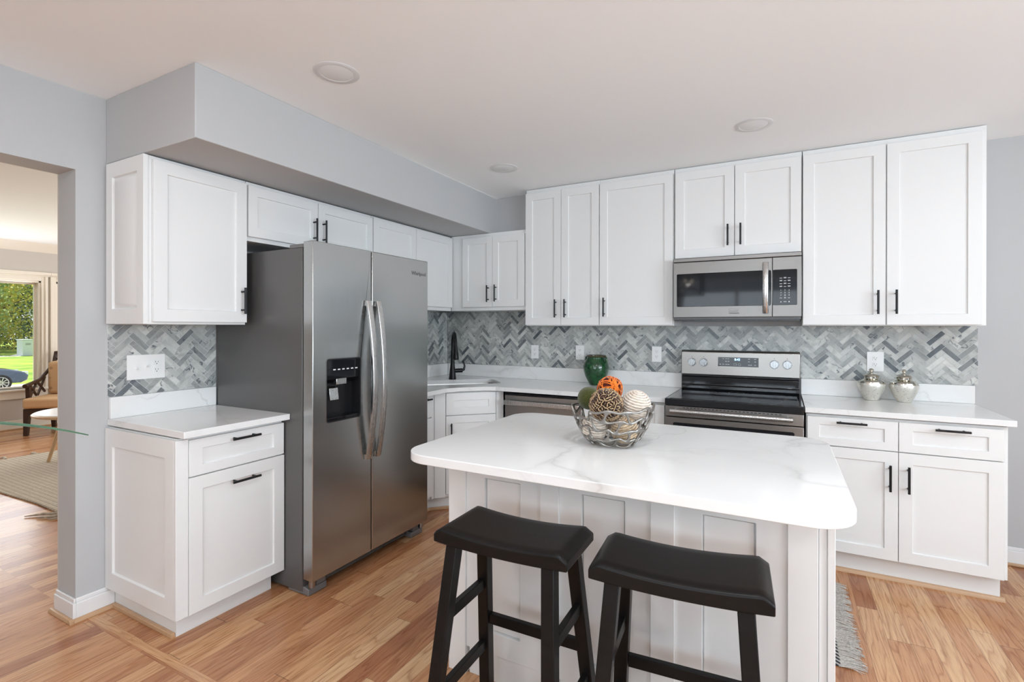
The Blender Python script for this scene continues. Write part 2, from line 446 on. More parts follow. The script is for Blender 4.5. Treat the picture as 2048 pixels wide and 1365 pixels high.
struct(b.obj('baseboard_back', M['trim'], bevel=.003), 'white baseboard on the wall at the end of the counter')
b = MB(); b.box(1.02, XR, YW-.031, YW-.014, 0, .018)
struct(b.obj('trim_2', M['shoex'], bevel=.006), 'oak shoe moulding below the back baseboard')

# ------------------------------------------------------------------ living room shell
lw = MB()
LW0, LW1, LZ0, LZ1 = .35, 2.985, .535, 1.985
W2a, W2b = 3.142, 4.9
lw.prism([(LY0, 0), (LY1, 0), (LY1, LC), (LY0, LC)], LX-.16, LX, 'x', holes=[[(LW0, LZ0), (LW1, LZ0), (LW1, LZ1), (LW0, LZ1)], [(W2a, LZ0), (W2b, LZ0), (W2b, LZ1), (W2a, LZ1)]])
struct(lw.obj('wall_window_side', M['livwall'], smooth=False), 'greige living room wall with the picture window')
struct(MB().box(LX-.16, WLB, LY0-.12, LY0, 0, LC).obj('wall_living_near', M['livwall'], smooth=False), 'greige near end wall of the living room')
nw = MB(); nw.prism([(LX-.16, 0), (WLB, 0), (WLB, LC), (LX-.16, LC)], LY1, LY1+.12, 'y', holes=[[(-7.85, .6), (-4.55, .6), (-4.55, 2.2), (-7.85, 2.2)]])
struct(nw.obj('wall_living_far', M['livwall'], smooth=False), 'greige far end wall of the living room')
simple_window('added_window', 'y', LY1+.06, -7.85, -4.55, .6, 2.2, 3)  # added unseen window, an opening for the living room fill lamp
struct(MB().box(WLB-.012, WLB, OY1, LY1, .104, LC).obj('wall_living_right', M['livwall'], smooth=False), 'living room face of the dividing wall')
cr = MB(); cr.prism([(LX, LC), (LX+.10, LC), (LX+.085, LC-.02), (LX+.05, LC-.045), (LX+.02, LC-.09), (LX, LC-.115)], LY0, LY1, 'y')
struct(cr.obj('trim_3', M['cream'], smooth=True), 'white crown moulding along the living room ceiling')
b = MB(); b.box(LX, LX+.016, LY0, LY1, 0, .10); b.box(LX, LX+.010, LY0, LY1, .10, .125)
struct(b.obj('baseboard_living', M['cream'], bevel=.003), 'white baseboard below the picture window')
b = MB(); b.box(LX+.016, LX+.034, LY0, LY1, 0, .019)
struct(b.obj('trim_4', M['shoey'], bevel=.006))
def casing(name, a0, a1, z0, z1, label):
    m = MB(); w = .065
    m.box(LX, LX+.022, a0-w, a0, z0-.02, z1+w*.9); m.box(LX, LX+.022, a1, a1+w, z0-.02, z1+w*.9)
    m.box(LX+.022, LX+.036, a0-w, a0-w*.55, z0-.02, z1+w*.9); m.box(LX+.022, LX+.036, a1+w*.55, a1+w, z0-.02, z1+w*.9)
    m.box(LX, LX+.022, a0, a1, z1, z1+w*.9)
    m.box(LX, LX+.05, a0-w, a1+w+.026*(a0 < 1), z1+w*1.2, z1+w*1.8)
    m.box(LX, LX+.022, a0-w, a1+w+.026*(a0 < 1), z1+w*.9, z1+w*1.2)
    m.box(LX-.16, LX, a0-.0, a0+.025, z0, z1); m.box(LX-.16, LX, a1-.025, a1, z0, z1); m.box(LX-.16, LX, a0, a1, z1-.025, z1)
    o = struct(m.obj(name, M['cream'], bevel=.003), label)
    s_ = MB(); s_.box(LX-.16, LX+.06, a0-w, a1+w, z0-.025, z0); s_.box(LX, LX+.022, a0-w, a1+w, z0-.13, z0-.025)
    s_.obj('window_sill', M['cream'], o, bevel=.004)
    f = MB(); f.box(LX-.12, LX-.08, a0+.02, a0+.045, z0, z1-.025); f.box(LX-.12, LX-.08, a1-.045, a1-.02, z0, z1-.025)
    f.box(LX-.12, LX-.08, a0+.045, a1-.045, z0, z0+.025); f.box(LX-.12, LX-.08, a0+.045, a1-.045, z1-.05, z1-.025)
    fo = f.obj('window_frame', M['cream'], o, bevel=.002)
    MB().box(LX-.102, LX-.098, a0+.045, a1-.045, z0+.025, z1-.05).obj('pane', M['glass'], fo, smooth=False)
    return o
casing('window_1', LW0, LW1, LZ0, LZ1, 'picture window with cream casing looking out on the lawn')
casing('window_3', W2a, W2b, LZ0, LZ1, 'side window next to the picture window')
MB()

# ------------------------------------------------------------------ cabinet builder
def shaker(mb, x0, x1, z0, z1, yf, t=.019, st=.058, rec=.008, groove=0, top_rail=None):
    """shaker front, face at y=yf looking to -y"""
    if x1-x0 < 2.6*st: st = (x1-x0)*.27
    sz = st if (z1-z0) > 2.9*st else (z1-z0)*.27
    ix0, ix1, iz0, iz1 = x0+st, x1-st, z0+sz, z1-(top_rail or sz)
    yb = yf+t; yr = yf+rec; k = .0015
    o = [(x0,z0),(x1,z0),(x1,z1),(x0,z1)]; i_ = [(ix0,iz0),(ix1,iz0),(ix1,iz1),(ix0,iz1)]
    r = [(ix0+k,iz0+k),(ix1-k,iz0+k),(ix1-k,iz1-k),(ix0+k,iz1-k)]
    yg = min(yr+groove, yb-.001)
    vs = [(a,yf,b) for a,b in o]+[(a,yf,b) for a,b in i_]+[(a,yg,b) for a,b in r]+[(a,yb,b) for a,b in o]
    fs = [(15,14,13,12)]
    if groove:
        g1 = [(ix0+.0045,iz0+.0045),(ix1-.0045,iz0+.0045),(ix1-.0045,iz1-.0045),(ix0+.0045,iz1-.0045)]
        g2 = [(ix0+.0055,iz0+.0055),(ix1-.0055,iz0+.0055),(ix1-.0055,iz1-.0055),(ix0+.0055,iz1-.0055)]
        vs += [(a,yg,b) for a,b in g1]+[(a,yr,b) for a,b in g2]
        fs.append((20,21,22,23))
        for a in range(4):
            c = (a+1) % 4; fs += [(a+8,c+8,c+16,a+16),(a+16,c+16,c+20,a+20)]
    else: fs.append((8,9,10,11))
    for a in range(4):
        c = (a+1) % 4
        fs += [(a,c,c+4,a+4),(a+4,c+4,c+8,a+8),(a,a+12,c+12,c)]
    mb.add(vs, fs)
def handle_v(x, zc, yf, L=.138, parent=None, mat=None):
    m = MB(); y = yf-.032
    m.cyl((x,y,zc-L/2), (x,y,zc+L/2), .0058, 14)
    for s_ in (-1, 1): m.cyl((x,yf,zc+s_*.048), (x,y,zc+s_*.048), .0048, 12)
    return m.obj('handle', mat or M['black'], parent)
def handle_h(xc, z, yf, L=.138, parent=None, mat=None):
    m = MB(); y = yf-.032
    m.cyl((xc-L/2,y,z), (xc+L/2,y,z), .0058, 14)
    for s_ in (-1, 1): m.cyl((xc+s_*.048,yf,z), (xc+s_*.048,y,z), .0048, 12)
    return m.obj('handle', mat or M['black'], parent)

def cabinet(name, label, loc, rz, body, doors=(), drawers=(), toe=None, group=None, panel=None, fillers=(), st=.058):
    """local: x along the front, y=0 door face (front looks to -y), z up.
       body=(x0,x1,depth,z0,z1)  door=(x0,x1,z0,z1,handle) handle=('v',x,z)/('h',x,z)/None"""
    root = thing(name, label, 'cabinet', loc, rz, group)
    x0, x1, dp, z0, z1 = body
    MB().box(x0, x1, .0205, dp, z0, z1).obj('body', M['cab'], root, bevel=.0015)
    for kind, lst in (('door', doors), ('drawer', drawers)):
        for d in lst:
            m = MB(); shaker(m, d[0], d[1], d[2], d[3], 0, st=st)
            o = m.obj(kind, M['cab'], root, bevel=.0012)
            h = d[4]
            if h: (handle_v(h[1], h[2], 0, parent=o) if h[0] == 'v' else handle_h(h[1], h[2], 0, parent=o))
    if toe:
        tx0, tx1, ty, td = toe
        MB().box(tx0, tx1, ty, td, 0, z0).obj('toe_kick', M['cab'], root, bevel=.001)
    for fl in fillers: MB().box(*fl).obj('filler_strip', M['cab'], root, bevel=.001)
    return root

CABG = 'white shaker wall cabinets'
BASEG = 'white shaker base cabinets'
D90 = math.pi/2
YD = 3.558
# tall wall cabinets on the back wall (root at the cabinet's left bottom; facing -y)
def wall_cab(label, x0, x1, z0, z1, bz0, bz1, doors, fillers=(), st=.058, xb0=None, xb1=None, depth=None):
    loc = (x0, YD, bz0)
    dd = [(a-x0+.0015, b-x0-.0015, z0-bz0, z1-bz0, (h[0], h[1]-x0, h[2]-bz0) if h else None) for a, b, h in doors]
    return cabinet('wall_cabinet', label, loc, 0, ((xb0 or x0)-x0, (xb1 or x1)-x0, depth or (YW-YD-.001), 0, bz1-bz0), dd, group=None, fillers=[(f[0]-x0, f[1]-x0, f[2], f[3], f[4]-bz0, f[5]-bz0) for f in fillers], st=st)
wall_cab('two-door white wall cabinet in the corner, short and set higher than the others', -2.387, -1.795, 1.530, 2.112, 1.500, 2.143,
         [(-2.387, -2.092, ('v', -2.128, 1.638)), (-2.092, -1.797, ('v', -2.055, 1.640))], st=.055, xb0=-2.514, xb1=-1.7905)
wall_cab('tall white cabinet with two narrow doors next to the corner cabinet', -1.787, -1.177, 1.378, 2.420, 1.372, 2.452,
         [(-1.787, -1.482, ('v', -1.522, 1.505)), (-1.482, -1.179, ('v', -1.443, 1.505))])
wall_cab('tall white cabinet with a single wide door left of the microwave', -1.176, -.646, 1.378, 2.420, 1.372, 2.452,
         [(-1.176, -.650, ('v', -1.137, 1.508))])
wall_cab('short two-door white cabinet directly above the microwave', -.642, .117, 1.832, 2.420, 1.826, 2.452,
         [(-.638, -.264, ('v', -.302, 1.965)), (-.262, .115, ('v', -.226, 1.965))])
wall_cab('widest tall white two-door cabinet above the two silver jars', .121, .978, 1.378, 2.420, 1.372, 2.452,
         [(.122, .537, ('v', .497, 1.508)), (.540, .957, ('v', .582, 1.508))])

# wall cabinets on the left wall, facing +x (local x -> +y)
XU = -2.496
def left_cab(label, y0, y1, z0, z1, bz0, bz1, doors, st=.058, yb0=None, yb1=None, cat='wall_cabinet', depth=None):
    dd = [(a-y0+.0015, b-y0-.0015, z0-bz0, z1-bz0, (h[0], h[1]-y0, h[2]-bz0) if h else None) for a, b, h in doors]
    return cabinet(cat, label, (XU, y0, bz0), D90, ((yb0 or y0)-y0, (yb1 or y1)-y0, depth or (XU-WL-.001), 0, bz1-bz0), dd, st=st)
c = left_cab('white wall cabinet with panelled side above the small counter', 1.212, 1.681, 1.384, 2.122, 1.372, 2.138, [(1.228, 1.679, ('v', 1.648, 1.497))], yb0=1.212)
# decorative raised end panel on its near side
m = MB(); pz0, pz1 = 0, 2.138-1.372
# local coordinates: x local = world y ; y local = -(world x) offset
def end_panel(mb, xa, xb, ya, yb, za, zb, raised=False, frame=.06):
    """panel on the plane local x = xa (face), thickness towards xb, spanning local y ya..yb"""
    t = xb-xa; rec = xa+t*.55
    iy0, iy1, iz0, iz1 = ya+frame, yb-frame, za+frame*1.25, zb-frame*1.25
    k = .004
    o = [(ya,za),(yb,za),(yb,zb),(ya,zb)]; i_ = [(iy0,iz0),(iy1,iz0),(iy1,iz1),(iy0,iz1)]
    r = [(iy0+k,iz0+k),(iy1-k,iz0+k),(iy1-k,iz1-k),(iy0+k,iz1-k)]
    vs = [(xa,a,b_) for a,b_ in o]+[(xa,a,b_) for a,b_ in i_]+[(rec,a,b_) for a,b_ in r]+[(xb,a,b_) for a,b_ in o]
    fs = [(15,14,13,12)]
    for a in range(4):
        c_ = (a+1) % 4; fs += [(a,c_,c_+4,a+4),(a+4,c_+4,c_+8,a+8),(a,a+12,c_+12,c_)]
    if raised:
        n0 = 16; e = .022
        q = [(iy0+k+e,iz0+k+e),(iy1-k-e,iz0+k+e),(iy1-k-e,iz1-k-e),(iy0+k+e,iz1-k-e)]
        e2 = .010
        vs += [(xa+.001,a,b_) for a,b_ in q]
        for a in range(4):
            c_ = (a+1) % 4; fs.append((a+8,c_+8,c_+n0,a+n0))
        fs.append((16,17,18,19))
    else: fs.append((8,9,10,11))
    mb.add(vs, fs)
m = MB(); end_panel(m, -.020, -.0005, .012, .345, 0.002, .764, raised=True, frame=.055); m.obj('end_panel', M['cab'], c, bevel=.001)
left_cab('short wide white cabinet above the refrigerator', 1.684, 2.611, 1.845, 2.118, 1.822, 2.138,
         [(1.686, 2.142, ('v', 2.108, 1.948)), (2.144, 2.610, ('v', 2.178, 1.948))], st=.052)
left_cab('white two-door wall cabinet half hidden behind the refrigerator top', 2.614, 3.572, 1.530, 2.126, 1.500, 2.138,
         [(2.616, 3.082, ('v', 3.045, 1.64)), (3.084, 3.568, ('v', 3.12, 1.64))], yb1=3.576)

# ---- base cabinets
# small base cabinet left of the fridge
XB = -2.26
root = cabinet('base_cabinet', 'narrow white base cabinet with panelled end left of the refrigerator', (XB, 1.217, 0), D90,
               (0, .508, XB-WL-.001, .100, .876),
               doors=[(.036, .508, .103, .700, ('h', .285, .638))], drawers=[(.036, .506, .706, .866, ('h', .285, .838))],
               toe=(.020, .483, .070, XB-WL-.001))
m = MB(); end_panel(m, -.018, -.0005, .022, .607, .103, .872, frame=.065); m.obj('end_panel', M['cab'], root, bevel=.001)
MB().box(-.018, .034, .0035, .0200, .103, .872).obj('filler_strip', M['cab'], root, bevel=.001)

# right base cabinet
cabinet('base_cabinet', 'wide white base cabinet right of the range with two drawers over two doors', (.130, 3.270, 0), 0,
        (0, .850, YW-3.27-.001, .126, .876),
        doors=[(.006, .417, .130, .704, ('v', .380, .570)), (.420, .832, .130, .704, ('v', .458, .570))],
        drawers=[(.006, .417, .709, .864, ('h', .211, .842)), (.420, .832, .709, .864, ('h', .632, .842))],
        toe=(.0, .838, .075, YW-3.27-.001))
b = MB(); b.prism([(3.345, 0), (3.327, 0), (3.329, .010), (3.335, .017), (3.345, .020)], .135, .984, 'x')
struct(b.obj('trim_5', M['shoex']), 'oak shoe moulding in front of the right base cabinet')

# base cabinet between dishwasher and range
cabinet('base_cabinet', 'white base cabinet between the dishwasher and the range', (-1.198, 3.270, 0), 0,
        (.004, .553, YW-3.27-.001, .126, .876),
        doors=[(.006, .277, .130, .864, ('v', .245, .760)), (.280, .548, .130, .864, ('v', .312, .760))],
        toe=(.004, .553, .075, YW-3.27-.001))
# diagonal sink base in the corner
cdx, cdy = -2.166, 3.016
root = thing('corner_sink_cabinet', 'diagonal white corner base cabinet under the sink', 'cabinet', (cdx, cdy, 0), math.radians(45))
m = MB(); m.prism([(-.045,.0205),(.425,.0205),(.60,.195),(.60,.60),(.19,.95),(-.22,.60),(-.22,.195)], .105, .64, 'z'); m.obj('body', M['cab'], root, bevel=.0015)
m = MB(); m.box(-.045, .425, .0205, .045, .64, .876); m.obj('face_frame', M['cab'], root, bevel=.001)
m = MB(); shaker(m, .001, .379, .710, .872, 0, st=.055); m.obj('drawer', M['cab'], root, bevel=.0012)
m = MB(); shaker(m, .001, .379, .128, .705, 0, st=.055); d = m.obj('door', M['cab'], root, bevel=.0012); handle_v(.036, .585, 0, parent=d)
m = MB(); m.box(-.138, .47, .080, .25, 0, .105); m.obj('toe_kick', M['cab'], root)
# filler posts beside it
MB().box(-.085, -.003, .004, .0200, .105, .872).obj('filler_strip', M['cab'], root, bevel=.001)
MB().box(.384, .440, .004, .0200, .105, .872).obj('filler_strip', M['cab'], root, bevel=.001)
# base cabinet facing +x between fridge and corner
cabinet('base_cabinet', 'white base cabinet squeezed between the refrigerator and the corner sink', (-2.232, 2.663, 0), D90,
        (0, .318, .535, .105, .876), doors=[(.004, .268, .128, .700, ('v', .036, .59))], drawers=[(.004, .268, .708, .868, ('h', .165, .842))],
        toe=(0, .318, .070, .30), st=.05, fillers=[(.271, .300, .002, .0203, .105, .872)])
b = MB()
b.bar((-2.290, 2.62, .010), (-2.290, 2.985, .010), .018, .020); b.bar((-2.292, 2.98, .010), (-1.915, 3.352, .010), .018, .020)
struct(b.obj('trim_6', M['shoey'], bevel=.003), 'oak shoe moulding round the corner cabinets')

# ---- countertops
def rrect(x0, x1, y0, y1, r, n=8):
    P = []
    for cx_, cy_, a0 in ((x1-r, y0+r, -90), (x1-r, y1-r, 0), (x0+r, y1-r, 90), (x0+r, y0+r, 180)):
        for k in range(n+1):
            a = math.radians(a0+90*k/n); P.append((cx_+r*math.cos(a), cy_+r*math.sin(a)))
    return P
m = MB(); m.prism([(WL+.001, 1.209), (-2.220, 1.209), (-2.220, 1.728), (WL+.001, 1.728)], .884, .914)
t = m.obj('countertop', M['quartz'], bevel=.002); tag(t, 'small white quartz countertop left of the refrigerator', 'countertop')
m = MB(); m.prism([(.124, 3.249), (1.001, 3.249), (1.001, YW-.001), (.124, YW-.001)], .884, .914)
t = m.obj('countertop', M['quartz'], bevel=.002); tag(t, 'white quartz countertop right of the range under the two silver jars', 'countertop')
WLC = -2.775   # furred left wall behind the corner
struct(MB().box(WL, WLC, 2.66, YW, 0, 1.499).obj('wall_corner', M['wall'], smooth=False), 'furred out wall beside the sink')
sk = []
for (uu, vv) in rrect(.46, 1.085, 3.85, 4.20, .05, 5): sk.append(((uu-vv)*.70711, (uu+vv)*.70711))
m = MB(); m.prism([(WLC+.001, 2.656), (-2.132, 2.656), (-2.140, 2.985), (-2.085, 3.075), (-1.955, 3.210), (-1.880, 3.249), (-.642, 3.249), (-.642, YW-.001), (WLC+.001, YW-.001)], .884, .914, holes=[sk])
t = m.obj('countertop', M['quartz'], smooth=False); tag(t, 'L-shaped white quartz countertop around the corner sink', 'countertop')
# quartz upstands
m = MB(); m.box(WL+.001, WL+.021, 1.214, 1.728, .9145, 1.018)
tag(m.obj('backsplash_upstand', M['quartz'], bevel=.0015), 'short quartz upstand behind the small left counter', 'upstand')
m = MB(); m.box(WLC+.001, WLC+.021, 2.66, YW-.022, .9145, 1.022)
tag(m.obj('backsplash_upstand', M['quartz'], bevel=.0015), 'quartz upstand on the left wall behind the sink', 'upstand')
m = MB(); m.box(WLC+.022, -.642, YW-.021, YW-.001, .9145, 1.022)
tag(m.obj('backsplash_upstand', M['quartz'], bevel=.0015), 'long quartz upstand behind the faucet and green jar', 'upstand')
m = MB(); m.box(.124, 1.008, YW-.021, YW-.001, .9145, 1.020)
tag(m.obj('backsplash_upstand', M['quartz'], bevel=.0015), 'quartz upstand behind the two silver jars', 'upstand')

# ---- herringbone tile
def clip2(poly, x0, x1, z0, z1):
    for ax, lim, sg in ((0, x0, 1), (0, x1, -1), (1, z0, 1), (1, z1, -1)):
        out = []
        for i in range(len(poly)):
            a, b_ = poly[i-1], poly[i]; da, db = sg*(a[ax]-lim), sg*(b_[ax]-lim)
            if (da >= 0) != (db >= 0):
                t_ = da/(da-db); out.append((a[0]+t_*(b_[0]-a[0]), a[1]+t_*(b_[1]-a[1])))
            if db >= 0: out.append(b_)
        poly = out
        if len(poly) < 3: return None
    return poly
def herringbone(name, label, rects, mk, depth_sign, seed, off=(0, 0)):
    """rects: list of (x0,x1,z0,z1) in wall coordinates; mk(a, d, z) -> world point with d = distance out of wall"""
    rnd = random.Random(seed); L, W, gp = .1045, .0270, .0013
    vs = []; fs = []; mi = []; tones = []
    X0 = min(r[0] for r in rects); X1 = max(r[1] for r in rects); Z0 = min(r[2] for r in rects); Z1 = max(r[3] for r in rects)
    for r in rects:
        n = len(vs); q = [(r[0],r[2]),(r[1],r[2]),(r[1],r[3]),(r[0],r[3])]
        vs += [mk(a, 0.0005, z) for a, z in q]+[mk(a, .0065, z) for a, z in q]
        fs += [(n,n+1,n+2,n+3),(n+4,n+5,n+6,n+7)]+[(n+i,n+(i+1)%4,n+4+(i+1)%4,n+4+i) for i in range(4)]
        mi += [1]*6; tones += [(1,0)]*6
    R = .70711; NN = int((X1-X0+Z1-Z0)/.03)+12
    cx_, cz_ = X0+off[0], Z0+off[1]
    for jj in range(-4, int((X1-X0)/(L*1.414))+5):
        for kk in range(-30, int((Z1-Z0)/(W*1.414))+30):
            bx, by = kk*W+jj*L, kk*W-jj*L
            for base in ((bx, by, L, W), (bx+L, by+W-L, W, L)):
                a0, b0, wa, wb = base
                q = [(a0+gp, b0+gp), (a0+wa-gp, b0+gp), (a0+wa-gp, b0+wb-gp), (a0+gp, b0+wb-gp)]
                q = [(cx_+(p[0]-p[1])*R, cz_+(p[0]+p[1])*R) for p in q]
                if max(p[0] for p in q) < X0 or min(p[0] for p in q) > X1 or max(p[1] for p in q) < Z0 or min(p[1] for p in q) > Z1: continue
                u = rnd.random()
                tone = rnd.uniform(.0, .22) if u < .09 else (rnd.uniform(.25, .5) if u < .33 else rnd.uniform(.5, 1.0))
                r2 = rnd.random()
                for r in rects:
                    pl = clip2(q, r[0]+.001, r[1]-.001, r[2]+.001, r[3]-.001)
                    if not pl: continue
                    n = len(vs); k = len(pl)
                    vs += [mk(a, .0064, z) for a, z in pl]+[mk(a, .0082, z) for a, z in pl]
                    fs.append(tuple(range(n+k, n+2*k))); mi.append(0); tones.append((tone, r2))
                    for i in range(k):
                        fs.append((n+i, n+(i+1) % k, n+k+(i+1) % k, n+k+i)); mi.append(0); tones.append((tone, r2))
    me = bpy.data.meshes.new(name); me.from_pydata(vs, [], fs); me.materials.append(M['marble']); me.materials.append(M['grout'])
    at = me.color_attributes.new('tone', 'FLOAT_COLOR', 'CORNER')
    for p, k, tn in zip(me.polygons, mi, tones):
        p.material_index = k
        for li in p.loop_indices: at.data[li].color = (tn[0], tn[1], 0, 1)
    o = bpy.data.objects.new(name, me); COL.objects.link(o)
    tag(o, label, 'tile backsplash')
    return o
herringbone('tile_backsplash', 'grey marble herringbone tile behind the range and along the back wall',
            [(WLC+.01, -1.80, 1.0225, 1.499), (-1.80, -.642, 1.0225, 1.371), (-.642, .121, 1.0225, 1.371), (.121, 1.024, 1.0205, 1.371)], lambda a, d, z: (a, YW-d, z), -1, 11, (.02, .0))
herringbone('tile_backsplash', 'small grey marble herringbone patch above the left counter with the switch plate',
            [(1.207, 1.735, 1.0185, 1.371)], lambda a, d, z: (WL+d, a, z), 1, 5, (.035, .01))
herringbone('tile_backsplash', 'narrow strip of herringbone tile between the refrigerator and the sink corner',
            [(2.66, YW-.009, 1.0225, 1.499)], lambda a, d, z: (WLC+d, a, z), 1, 23, (.05, .0))

# ------------------------------------------------------------------ refrigerator
fr = thing('refrigerator', 'tall side-by-side stainless steel refrigerator with dark grey sides', 'refrigerator', (-2.45, 2.15, 0))
KF = 1.018
def L_(m):  # plan measurements -> fridge local
    m.v = [(v[0]*KF+2.45, v[1]*KF-2.15, EYE+(v[2]-EYE)*KF if v[2] > .07 else v[2]*.668) for v in m.v]; return m
FX, FY0, FY1, FYM = -2.013, 1.695, 2.602, 2.095
L_(MB().box(-2.79, -2.092, FY0+.004, FY1-.002, .025, 1.757)).obj('body', M['fridgeside'], fr, bevel=.004)
L_(MB().box(-2.092, -2.080, FY0+.012, FY1-.012, .11, 1.750)).obj('door_gasket', M['gap'], fr)
L_(MB().box(-2.080, -2.022, FYM-.0038, FYM+.0038, .112, 1.780)).obj('door_gap_shade', M['gap'], fr)  # dark strip added so the slit between the doors looks shaded
# left (freezer) door with dispenser recess
dy0, dy1, dz0, dz1 = 1.779, 2.010, .875, 1.198
m = MB(); m.prism([(FY0, .108), (FYM-.004, .108), (FYM-.004, 1.785), (FY0, 1.785)], -2.080, FX, 'x', holes=[rrect(dy0, dy1, dz0, dz1, .014, 4)])
dl = L_(m).obj('freezer_door', M['steelv'], fr, bevel=.003)
L_(MB().box(-2.080, FX, FYM+.004, FY1, .108, 1.785)).obj('fridge_door', M['steelv'], fr, bevel=.006, seg=3)
# dispenser
m = MB(); o_ = rrect(dy0+.001, dy1-.001, dz0+.001, dz1-.001, .013, 4); i_ = rrect(dy0+.006, dy1-.006, dz0+.006, dz1-.006, .010, 4)
m.prism(o_, -2.078, FX-.001, 'x', holes=[i_])
m.box(-2.0795, -2.072, dy0+.004, dy1-.004, dz0+.004, dz1-.004)
dsp = L_(m).obj('dispenser', M['blackplastic'], dl)
m = MB(); m.prism([(-2.072, dz1-.006), (-2.018, dz1-.006), (-2.018, dz1-.105), (-2.05, dz1-.128), (-2.072, dz1-.128)], dy0+.006, dy1-.006, 'y')
L_(m).obj('control_panel', M['blackglass'], dl, bevel=.002)
m = MB()
for k in range(6): m.box(-2.0178, -2.0172, dy0+.048+k*.030, dy0+.064+k*.030, dz1-.060, dz1-.054)
L_(m).obj('button_lettering', M['legend'], dl)
m = MB(); m.box(-2.045, -2.019, 1.850, 1.918, 1.062, 1.095); L_(m).obj('ice_chute', M['steelh'], dl, bevel=.002)
m = MB(); m.prism([(-2.062, 1.052), (-2.030, 1.045), (-2.022, .985), (-2.030, .983), (-2.040, 1.030), (-2.062, 1.038)], 1.812, 1.868, 'y'); L_(m).obj('paddle', M['steelh'], dl, bevel=.001)
m = MB(); m.box(-2.072, -2.016, dy0+.008, dy1-.008, dz0+.006, dz0+.020); L_(m).obj('drip_tray', M['blackglass'], dl, bevel=.002)
m = MB(); m.prism(rrect(dy0-.003, dy1+.003, dz0-.003, dz1+.003, .016, 4), FX-.001, FX+.0015, 'x', holes=[rrect(dy0, dy1, dz0, dz1, .014, 4)])
L_(m).obj('dispenser_rim', M['chrome'], dl)
# curved handles
def fhandle(y0, y1, par):
    vs = []; n = 28
    for i in range(n+1):
        t_ = i/n; z = .632+(1.506-.632)*t_; b_ = math.sin(math.pi*t_)
        xo = FX+.020+.050*b_**.85
        th = .014
        for (yy, xx) in ((y0, xo-th), (y0, xo-.003), (y0+.005, xo), (y1-.005, xo), (y1, xo-.003), (y1, xo-th)): vs.append((xx, yy, z))
    fs = []; k = 6
    for i in range(n):
        for j in range(k): fs.append((i*k+j, i*k+(j+1) % k, (i+1)*k+(j+1) % k, (i+1)*k+j))
    fs += [tuple(range(k)), tuple(n*k+j for j in range(k))]
    m = MB(); m.add(vs, fs)
    for z in (.646, 1.490): m.box(FX, FX+.014, y0+.006, y1-.006, z-.012, z+.012)
    L_(m).obj('handle', M['steelh'], par)
fhandle(2.040, 2.077, dl)
fd = [o for o in fr.children if o.name.startswith('fridge_door')][0]
fhandle(2.116, 2.153, fd)
text_part('logo', 'Whirlpool', .034, M['darkgrey'], fd, frame_mtx(((FX+.0008)*KF+2.45, 2.508*KF-2.15, EYE+(1.697-EYE)*KF), (0,1,0), (0,0,1)))
# hinge covers, grille and feet
for ya, yb in ((FY0+.006, FY0+.05), (FY1-.05, FY1-.006)):
    L_(MB().box(-2.19, -2.02, ya, yb, 1.757, 1.776)).obj('hinge_cover', M['darkgrey'], fr, bevel=.003)
m = MB(); m.box(-2.12, -2.095, FY0+.12, FY1-.12, .028, .100)
for k in range(5): m.box(-2.095, -2.088, FY0+.14, FY1-.14, .036+k*.012, .041+k*.012)
L_(m).obj('base_grille', M['darkgrey'], fr, bevel=.001)
for y0 in (FY0+.008, FY1-.120):
    m = MB(); m.prism([(-2.20, .006), (-2.050, .006), (-2.050, .052), (-2.075, .062), (-2.20, .062)], y0, y0+.112, 'y')
    L_(m).obj('foot', M['darkgrey'], fr, bevel=.003)
    m = MB(); ya = y0+.045 if y0 < 2 else y0+.01
    m.box(-2.09, -2.046, ya, ya+.056, .066, .106); L_(m).obj('hinge_bracket', M['darkgrey'], fr, bevel=.002)
    m = MB(); yb_ = y0+.018 if y0 < 2 else y0+.094
    m.cyl((-2.048+.0, yb_, .068), (-2.048, yb_, .106), .017, 16); L_(m).obj('hinge_pin', M['chrome'], fr)

# ------------------------------------------------------------------ dishwasher
dw = thing('dishwasher', 'stainless steel dishwasher beside the corner sink', 'dishwasher', (-1.505, 3.27, 0))
def T(m, ox, oy, oz=0):
    m.v = [(v[0]-ox, v[1]-oy, v[2]-oz) for v in m.v]; return m
dwf = lambda m: T(m, -1.505, 3.27)
dwf(MB().box(-1.808, -1.202, 3.300, 3.87, .10, .872)).obj('body', M['darkgrey'], dw)
d_ = dwf(MB().box(-1.806, -1.204, 3.262, 3.299, .115, .858)).obj('door', M['steel'], dw, bevel=.003)
dwf(MB().box(-1.806, -1.204, 3.264, 3.300, .8585, .874)).obj('control_strip', M['blackglass'], dw, bevel=.002)
m = MB(); m.box(-1.800, -1.210, 3.222, 3.236, .790, .824); m.box(-1.795, -1.775, 3.236, 3.262, .795, .820); m.box(-1.235, -1.215, 3.236, 3.262, .795, .820)
dwf(m).obj('handle', M['steelh'], d_, bevel=.004)
dwf(MB().box(-1.806, -1.204, 3.345, 3.36, 0, .10)).obj('toe_kick', M['blackplastic'], dw)

